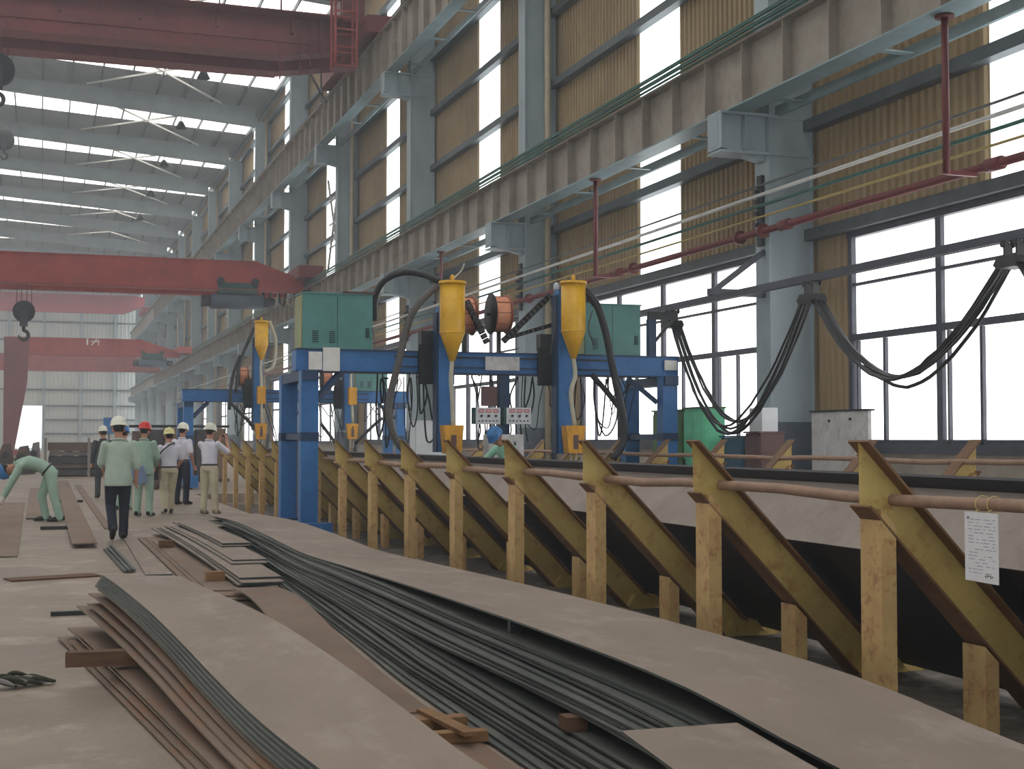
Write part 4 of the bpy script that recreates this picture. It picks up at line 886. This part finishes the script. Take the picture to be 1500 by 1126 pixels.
t = thing('steel_box_section', (4.3, 46, 0), 'tall rusty brown box section standing behind the group of men', 'steel section')
for i in range(6): MB().box(2.9+.52*i, 3.38+.52*i, 47.5+.05*(i % 2), 48.1, .1, 1.72+.05*((i*7) % 3)).build('plate', ('clutter_brown', 'clutter_dark', 'plate_rust')[i % 3], t)
MB().box(2.8, 6.1, 47.55, 48.2, 1.84, 1.93).build('top_beam', 'black', t); MB().box(2.8, 6.1, 47.4, 48.3, 0, .1).build('base_beam', 'clutter_dark', t)
p = on(160, 622, Y=80); MB().box(p.x-.32, p.x+.32, 80, 80.1, p.z-.5, p.z+.4).build('blue_panel', 'blue', label='small blue panel far behind the walking man', cat='panel', org=(p.x, 80, p.z-.5))
MB().box(p.x-.04, p.x+.04, 80.11, 80.19, 0, p.z+.4).build('panel_post', 'clutter_dark', bpy.data.objects['blue_panel'])
for i, (px_, y) in enumerate(((212, 45), (224, 41))):
    p = on(px_, 720, Y=y); t = MB().lathe([(.16, 0), (.2, .1), (.2, .42), (.12, .5), (.05, .52)], (p.x, y, 0), 16).build('gas_drum', ('clutter_light', 'clutter_brown')[i], label='small %s drum on the floor behind the men' % ('grey', 'brown')[i], cat='drum', group='small drums'); MB().tube([(p.x-.08, y, .5), (p.x-.06, y, .62), (p.x+.06, y, .62), (p.x+.08, y, .5)], .012, 6).build('drum_handle', 'dark_steel', t)
for i, (px_, py_) in enumerate(((400, 110), (398, 128), (362, 172), (415, 70), (430, 240), (350, 300), (345, 320))):
    pass
for i, k in enumerate((7, 8, 9, 10, 11)):
    yy = COLY[k]+2.2; x = px[3]; z = roofz(x)-1.2; l = thing('high_bay_lamp', (x, yy, z-.5), 'small dark high bay lamp under the roof, %s in the row' % ORD[i], 'lamp', 'high bay lamps')
    MB().tube([(x, yy, roofz(x)-.2), (x, yy, z)], .025, 6).build('stem', 'dark_steel', l); MB().lathe([(.08, 0), (.34, -.4), (.36, -.4), (.12, .05)], (x, yy, z), 14).build('reflector', 'dark_steel', l)

# ---------------------------------------------------------------- people
V = Vector
def ring_loft(m, rings, R, n=16):
    """rings: (centre, half width, half depth); lofted closed surface"""
    k = len(m.v); C = [V(r[0]) for r in rings]; R = V(R).normalized(); q = len(rings)
    for i, (c, rx, ry) in enumerate(rings):
        t = (C[min(i+1, q-1)]-C[max(i-1, 0)]).normalized(); N = t.cross(R).normalized(); Rr = N.cross(t).normalized()
        for j in range(n): a = 2*pi*j/n; m.v.append(tuple(C[i]+Rr*(rx*cos(a))+N*(ry*sin(a))))
    for i in range(q-1):
        for j in range(n): p = (j+1) % n; m.face((k+i*n+j, k+i*n+p, k+(i+1)*n+p, k+(i+1)*n+j))
    m.face(range(k+n-1, k-1, -1)); e = k+(q-1)*n; m.face(range(e, e+n))
def ball(m, c, rx, ry=None, rz=None, n=12, h=8):
    ry = ry or rx; rz = rz or rx; k = len(m.v); c = V(c)
    for i in range(1, h):
        f = pi*i/h
        for j in range(n): a = 2*pi*j/n; m.v.append((c.x+rx*sin(f)*cos(a), c.y+ry*sin(f)*sin(a), c.z+rz*cos(f)))
    m.v += [(c.x, c.y, c.z+rz), (c.x, c.y, c.z-rz)]; t, b = len(m.v)-2, len(m.v)-1
    for i in range(h-2):
        for j in range(n): p = (j+1) % n; m.face((k+i*n+j, k+(i+1)*n+j, k+(i+1)*n+p, k+i*n+p))
    for j in range(n): p = (j+1) % n; m.face((t, k+j, k+p)); e = k+(h-2)*n; m.face((b, e+p, e+j))
def limb(m, pts, rad):
    for (a, ra), (b, rb) in zip(list(zip(pts, rad)), list(zip(pts, rad))[1:]):
        a, b = V(a), V(b); m.cyl(a, b, ra, rb, 12); ball(m, a, ra); ball(m, b, rb)
DG = None
def remesh(m, name, mt, parent, org, rot, vox, label=None, cat=None, group=None, smooth=4):
    me = bpy.data.meshes.new('tmp'); me.from_pydata(m.v, [], m.f); o = bpy.data.objects.new('tmp', me); COL.objects.link(o)
    md = o.modifiers.new('r', 'REMESH'); md.mode = 'VOXEL'; md.voxel_size = vox; md.use_smooth_shade = True
    sm = o.modifiers.new('s', 'SMOOTH'); sm.factor = .5; sm.iterations = smooth
    dg = bpy.context.evaluated_depsgraph_get(); ev = o.evaluated_get(dg); nm = bpy.data.meshes.new_from_object(ev); bpy.data.objects.remove(o); bpy.data.meshes.remove(me)
    nm.name = name; nm.materials.clear(); nm.materials.append(MATS[mt]); q = bpy.data.objects.new(name, nm); COL.objects.link(q)
    if parent is None: q.location = org; q.rotation_euler = (0, 0, rot); ORG[q.name] = V(org)
    else: q.parent = parent; ORG[q.name] = ORG[parent.name]
    return tag(q, label, cat, group)
def lbuild(m, name, mt, parent):
    me = m.mesh(name, [mt], (0, 0, 0)); o = bpy.data.objects.new(name, me); COL.objects.link(o); o.parent = parent; ORG[o.name] = ORG[parent.name]; return o
STAND = dict(pel=(0,0,.90), waist=(0,.0,1.06), chest=(0,.01,1.26), neck=(0,-.01,1.42), head=(0,.02,1.585),
    shL=(-.19,-.01,1.37), elL=(-.25,-.04,1.10), wrL=(-.25,.06,.87), shR=(.19,-.01,1.37), elR=(.25,-.04,1.10), wrR=(.25,.06,.87),
    hiL=(-.095,0,.88), knL=(-.11,.02,.47), anL=(-.12,-.02,.09), toL=(-.13,.15,.03), hiR=(.095,0,.88), knR=(.11,.02,.47), anR=(.12,-.02,.09), toR=(.14,.15,.03))
def person(loc, rz, label, pose, shirt, pants, helmet, shoes='shoe', sleeve='short', tuck=True, scale=1.0, glove=False, vest=None):
    J = dict(STAND); J.update(pose); J = {k: V(v)*scale for k, v in J.items()}; s = scale
    m = MB()
    # head, face, neck
    H = J['head']; nk = J['neck']; up = (H-nk).normalized(); fw = V(pose.get('look', (0, 1, 0))).normalized(); fw = (fw-up*fw.dot(up)).normalized(); sd = fw.cross(up).normalized()
    ball(m, H+up*.02*s, .078*s, .092*s, .105*s, 16, 12); ball(m, H+fw*.028*s-up*.055*s, .058*s, .062*s, .062*s)
    m.cyl(H+fw*.09*s+up*.01*s, H+fw*.118*s-up*.022*s, .010*s, .017*s, 8); ball(m, H+fw*.114*s-up*.026*s, .016*s)
    for q in (-1, 1): ball(m, H+sd*(q*.084*s)-up*.01*s-fw*.005*s, .014*s, .022*s, .032*s)
    ball(m, H+fw*.086*s-up*.062*s, .026*s, .012*s, .01*s)
    limb(m, [nk-up*.04*s, H-up*.05*s], [.066*s, .056*s])
    R = (J['shR']-J['shL']).normalized()
    ring_loft(m, [(J['pel']-V((0,0,.06))*s, .13*s, .09*s), (J['pel'], .15*s, .10*s), (J['waist'], .125*s, .085*s), (J['chest'], .155*s, .095*s), (J['neck']*.6+J['chest']*.4, .15*s, .08*s), (J['neck'], .07*s, .06*s)], R)
    for q, S in ((-1, 'L'), (1, 'R')):
        limb(m, [J['sh'+S], J['el'+S], J['wr'+S]], [.048*s, .04*s, .029*s])
        limb(m, [J['hi'+S], J['kn'+S], J['an'+S]], [.075*s, .052*s, .036*s]); limb(m, [J['an'+S]-V((0,0,.02))*s, J['to'+S]+V((0,0,.01))*s], [.03*s, .025*s])
        # hand: palm, four fingers, thumb
        d = V(pose.get('hand'+S, J['wr'+S]-J['el'+S])).normalized(); ax = V((0, 1, .15)) if abs(d.y) < .8 else V((1, 0, .2)); w = (ax-d*ax.dot(d)).normalized(); p = d.cross(w).normalized(); W = J['wr'+S]
        limb(m, [W, W+d*.05*s], [.028*s, .03*s]); 
        for i in range(4):
            b = W+d*.078*s+w*((i-1.5)*.0205*s); L = (.062, .074, .07, .055)[i]*s; limb(m, [W+d*.035*s+w*((i-1.5)*.016*s), b], [.014*s, .0115*s])
            mid = b+(d*.8+p*.35*q).normalized()*(L*.55); limb(m, [b, mid, mid+(d*.45+p*.8*q).normalized()*(L*.5)], [.0105*s, .0098*s, .009*s])
        limb(m, [W+d*.02*s+w*.02*s, W+d*.055*s+w*.046*s+p*.01*q*s, W+d*.09*s+w*.05*s+p*.022*q*s], [.014*s, .012*s, .0105*s])
    root = remesh(m, 'person', 'skin', None, loc, rz, .0105, label, 'person', 'workers and visitors', 2)
    # shirt
    m = MB(); pz = J['pel']; e = 0 if tuck else -.13
    low = pz+V((0, 0, e if abs((J['chest']-pz).normalized().z) > .6 else 0))*s
    rings = [(low, .198*s if not tuck else .160*s, .150*s if not tuck else .118*s), (pz+(J['waist']-pz)*.35, (.165 if tuck else .192)*s, (.115 if tuck else .142)*s), (J['waist'], (.158 if tuck else .178)*s, (.112 if tuck else .128)*s), (J['chest'], .182*s, .122*s), (J['neck']*.55+J['chest']*.45, .175*s, .105*s), (J['neck']*.9+J['chest']*.1, .12*s, .085*s), (J['neck']+up*.012*s, .078*s, .074*s)]
    ring_loft(m, rings, R, 20)
    for S in 'LR':
        a, b, c = J['sh'+S], J['el'+S], J['wr'+S]
        if sleeve == 'short': limb(m, [a, a+(b-a)*.62], [.062*s, .062*s]); limb(m, [a+(b-a)*.62, a+(b-a)*.80], [.062*s, .062*s])
        elif sleeve == 'rolled': limb(m, [a, b, b+(c-b)*.25], [.063*s, .058*s, .056*s])
        else: limb(m, [a, b, c-(c-b)*.06], [.063*s, .056*s, .046*s])
    remesh(m, 'shirt', shirt, root, None, 0, .016, smooth=3)
    m = MB(); pts = []
    for i in range(17): a = 2*pi*i/16; pts.append(nk+up*.02*s+R*(.078*s*cos(a))+up.cross(R)*(.074*s*sin(a)))
    m.tube(pts, .016*s, 8); lbuild(m, 'collar', shirt, root)
    # trousers
    m = MB(); ring_loft(m, [(pz+(J['waist']-pz)*.55, .150*s, .108*s), (pz+(J['waist']-pz)*.2, .160*s, .118*s), (pz, .168*s, .125*s), ((J['hiL']+J['hiR'])/2-V((0,0,.04))*s, .165*s, .12*s)], R, 20)
    for S in 'LR': limb(m, [J['hi'+S], (J['hi'+S]+J['kn'+S])/2, J['kn'+S], (J['kn'+S]+J['an'+S])/2, J['an'+S]+V((0,0,-.02))*s], [.098*s, .092*s, .076*s, .07*s, .068*s])
    remesh(m, 'trousers', pants, root, None, 0, .016, smooth=3)
    if tuck:
        m = MB(); c = pz+(J['waist']-pz)*.42; t = (J['waist']-pz).normalized(); N = t.cross(R).normalized()
        m.tube([c+R*(.160*s*cos(2*pi*i/20))+N*(.118*s*sin(2*pi*i/20)) for i in range(21)], .018*s, 6); lbuild(m, 'belt', 'leather', root)
    for S in 'LR':
        a, b = J['an'+S], J['to'+S]; d = (b-a); d = V((d.x, d.y, d.z)); m = MB(); heel = a-V((d.x, d.y, 0)).normalized()*.05*s-V((0, 0, .045))*s
        limb(m, [a-V((0,0,.01))*s, heel+V((0,0,.02))*s], [.05*s, .042*s]); limb(m, [heel+V((0,0,.012))*s, (heel+b)/2+V((0,0,.012))*s, b], [.04*s, .048*s, .036*s])
        m.v = [(x, y, max(z, .004)) for x, y, z in m.v]; remesh(m, 'shoe', shoes, root, None, 0, .014, smooth=2)
    if glove:
        for S in 'LR':
            d = (J['wr'+S]-J['el'+S]).normalized(); m = MB(); limb(m, [J['wr'+S]-d*.04*s, J['wr'+S]+d*.05*s], [.045*s, .045*s])
            for i in range(4): limb(m, [J['wr'+S]+d*.06*s+V((0, (i-1.5)*.024*s, 0)), J['wr'+S]+d*.13*s+V((0, (i-1.5)*.026*s, -.01*s))], [.016*s, .014*s])
            limb(m, [J['wr'+S]+V((0, .03*s, 0)), J['wr'+S]+d*.07*s+V((0, .06*s, 0))], [.016*s, .014*s]); remesh(m, 'glove', 'glove', root, None, 0, .012, smooth=1)
    # hair under the helmet, eyes
    m = MB(); ball(m, H+up*.03*s-fw*.014*s, .083*s, .088*s, .10*s, 14, 10); h = remesh(m, 'hair', 'hair', root, None, 0, .014, smooth=1)
    for q in (-1, 1): m = MB(); ball(m, H+fw*.088*s+sd*(q*.032*s)+up*.012*s, .010*s); lbuild(m, 'eye', 'hair', root)
    if helmet:
        m = MB(); c = H+up*.062*s; n = 22; prof = [(1.22, -.012), (1.2, .0), (1.02, .006), (1.0, .03), (.96, .065), (.82, .10), (.58, .125), (.28, .136), (.02, .138)]
        k = len(m.v); m.smooth = True
        for r, h_ in prof:
            for j in range(n):
                a = 2*pi*j/n; fr = cos(a); rx, ry = .112*s*r, .132*s*r
                if r > 1.1: ry = .132*s*(1.0+(.22 if fr > 0 else .08)*abs(fr)+.05); rx = .112*s*1.07
                p = c+fw*(ry*fr)+sd*(rx*sin(a))+up*(h_*s-(.015*s*max(0, fr) if r > 1.1 else 0)); m.v.append(tuple(p))
        for i in range(len(prof)-1):
            for j in range(n): p = (j+1) % n; m.face((k+i*n+j, k+i*n+p, k+(i+1)*n+p, k+(i+1)*n+j))
        m.face(range(k, k+n)); m.smooth = False
        hb = lbuild(m, 'helmet', helmet, root)
        m = MB(); m.tube([c+fw*(.125*s*cos(a))+up*(.01*s+.132*s*sin(a)) for a in [pi*(.12+.76*i/10) for i in range(11)]], .009*s, 6); lbuild(m, 'ridge', helmet, hb)
    return root
G = lambda px, py: on(px, py, Z=0)
w1 = G(172, 790)
person((w1.x, w1.y, 0), radians(4), 'man in a sage shirt, dark trousers and white helmet walking away', dict(anL=(-.10,-.30,.20), knL=(-.10,.02,.50), toL=(-.10,-.22,.045), anR=(.09,.08,.09), knR=(.10,.09,.48), toR=(.11,.25,.03), elR=(.26,-.02,1.10), wrR=(.255,.03,.86), elL=(-.24,.06,1.11), wrL=(-.17,.22,.98)), 'shirt_sage', 'navy', 'helmet_white', sleeve='rolled', tuck=False, scale=1.0)
p = G(150, 729); person((p.x, p.y, 0), radians(10), 'man in dark clothes and white helmet, half hidden behind the walking man', {}, 'dark_cloth', 'dark_cloth', 'helmet_white', sleeve='long', tuck=False, scale=1.0)
p = G(186, 752); person((p.x, p.y+1.4, 0), radians(-10), 'worker with a bright blue helmet mostly hidden behind the walking man', {}, 'work_green', 'work_green', 'helmet_blue', sleeve='long', tuck=False, scale=.98)
p = G(210, 756); pr = person((p.x, p.y, 0), radians(-25), 'worker in green overalls and red helmet standing with his back turned', dict(elR=(.25,.06,1.1), wrR=(.13,.22,.95), elL=(-.25,.0,1.1), wrL=(-.2,.16,.92)), 'work_green', 'work_green', 'helmet_red', sleeve='long', tuck=False, scale=1.0)
p = G(247, 752); pb = person((p.x, p.y, 0), radians(8), 'man in white shirt and pale yellow helmet with a shoulder bag', dict(anL=(-.10,-.10,.10), toL=(-.11,.06,.03), anR=(.07,.10,.09), toR=(.09,.27,.03), knR=(.08,.10,.48), elL=(-.27,-.02,1.12), wrL=(-.17,.13,.96), elR=(.27,.02,1.1), wrR=(.2,.18,.94)), 'shirt_white', 'khaki', 'helmet_yellow', shoes='shoe', scale=.94)
c = Vector((p.x, p.y, 0)); t = thing('shoulder_bag', (p.x-.24, p.y-.02, .62), 'black shoulder bag hanging at the left hip of the man in white', 'bag')
m = MB(); m.box(p.x-.36, p.x-.215, p.y-.17, p.y+.13, .66, .93); m.build('bag_body', 'leather', t); MB().box(p.x-.375, p.x-.362, p.y-.16, p.y+.12, .78, .94).build('flap', 'black', t)
MB().tube(bez([(p.x-.27, p.y-.13, .92), (p.x-.20, p.y-.17, 1.15), (p.x-.06, p.y-.155, 1.30), (p.x+.07, p.y-.08, 1.375), (p.x+.09, p.y+.04, 1.34), (p.x-.05, p.y+.15, 1.18), (p.x-.27, p.y+.10, .92)], 30), .014, 6).build('strap', 'black', t)
p = G(266, 739); person((p.x, p.y, 0), radians(-40), 'man in white shirt, dark trousers and white helmet beside the blue gantry leg', {}, 'shirt_white', 'navy', 'helmet_white', scale=1.02)
p = G(306, 753); ph = person((p.x, p.y, 0), radians(-38), 'man in white shirt and khaki trousers taking a photo with raised arms', dict(elR=(.32,.20,1.18), wrR=(.17,.36,1.45), elL=(-.22,.22,1.20), wrL=(.02,.38,1.45), handR=(-.2,.05,1), handL=(.2,.05,1), anL=(-.13,0,.09), anR=(.13,.02,.09)), 'shirt_white', 'khaki', 'helmet_white', shoes='shoe_tan', scale=.99)
a = radians(-38); f = Vector((-sin(a), cos(a), 0)); r_ = Vector((cos(a), sin(a), 0)); cp = Vector((p.x, p.y, 0))+f*.40+r_*.095+Vector((0, 0, 1.53))
m = MB(); m.bar(cp-r_*.055, cp+r_*.055, .03, .07); cm = m.build('compact_camera', 'black', label='small dark camera held up by the man in white', cat='camera'); MB().cyl(cp+f*.016, cp+f*.04, .022, n=10).build('lens', 'dark_steel', cm)
p = G(56, 764); person((p.x+.1, p.y, 0), radians(86), 'worker in pale green overalls bending down over the floor plates', dict(pel=(0,-.10,.84), waist=(0,.07,.97), chest=(0,.27,1.02), neck=(0,.45,.98), head=(0,.60,.90), look=(0,.6,-.8), shL=(-.19,.40,.96), shR=(.19,.40,.96), elL=(-.22,.55,.66), wrL=(-.18,.66,.42), elR=(.22,.56,.66), wrR=(.18,.68,.42), hiL=(-.095,-.10,.82), hiR=(.095,-.08,.82), knL=(-.13,-.16,.45), anL=(-.15,-.26,.09), toL=(-.16,-.08,.03), knR=(.13,.06,.44), anR=(.15,-.02,.09), toR=(.16,.16,.03)), 'work_green', 'work_green', 'helmet_blue_dark', sleeve='long', tuck=True, scale=1.02, glove=True)
pos = on(742, 660, Y=20.3)
person((pos.x+.12, 20.3, 0), radians(115), 'worker in mint green jacket and blue helmet leaning over the big girder', dict(waist=(0,.05,1.05), chest=(0,.14,1.22), neck=(0,.24,1.35), head=(0,.36,1.47), look=(0,.75,-.65), shL=(-.19,.20,1.30), shR=(.19,.20,1.30), elL=(-.23,.40,1.12), wrL=(-.16,.58,1.05), elR=(.23,.40,1.12), wrR=(.16,.58,1.05)), 'work_mint', 'work_mint', 'helmet_blue_dark', sleeve='long', tuck=False, scale=1.0)
t = thing('support_platform', (pos.x, 20.3, PZ), 'low timber platform behind the girder added to hold up the leaning worker', 'platform')  # hidden support added so the worker stands level with the main floor
for i in range(5): MB().box(pos.x-.5+.22*i, pos.x-.30+.22*i, 19.6, 21.0, -.03, 0).build('plank', 'wood', t)
for y in (19.8, 20.8): MB().box(pos.x-.5, pos.x+.58, y-.05, y+.05, PZ+.004, -.03).build('bearer', 'wood_dark', t)
# clipboard carried by the red helmeted worker
p = G(200, 756); t = thing('clipboard', (p.x, p.y-.3, .7), 'pale blue clipboard held low between the green workers', 'clipboard')
MB().bar((p.x-.02, p.y-.32, .93), (p.x+.06, p.y-.30, .62), .24, .008, (0, 1, 0)).build('board', 'clipboard', t); MB().bar((p.x-.01, p.y-.335, .91), (p.x, p.y-.332, .88), .08, .012, (0, 1, 0)).build('clip', 'dark_steel', t)

# ---------------------------------------------------------------- dusty air in the hall
hz = MB().box(XL-.6, XW+.6, Y0-.6, Y1+.6, -.31, 24.0)
def haze():
    m = bpy.data.materials.new('hall_haze'); m.use_nodes = True; N = m.node_tree.nodes; N.clear()
    o = N.new('ShaderNodeOutputMaterial'); v = N.new('ShaderNodeVolumeScatter'); v.inputs['Color'].default_value = (.86, .93, 1.0, 1); v.inputs['Density'].default_value = .0026; v.inputs['Anisotropy'].default_value = .2
    m.node_tree.links.new(v.outputs[0], o.inputs['Volume']); MATS['hall_haze'] = m
haze(); hz = hz.build('hall_haze', 'hall_haze', label='thin dusty haze filling the hall', cat='haze', kind='stuff')
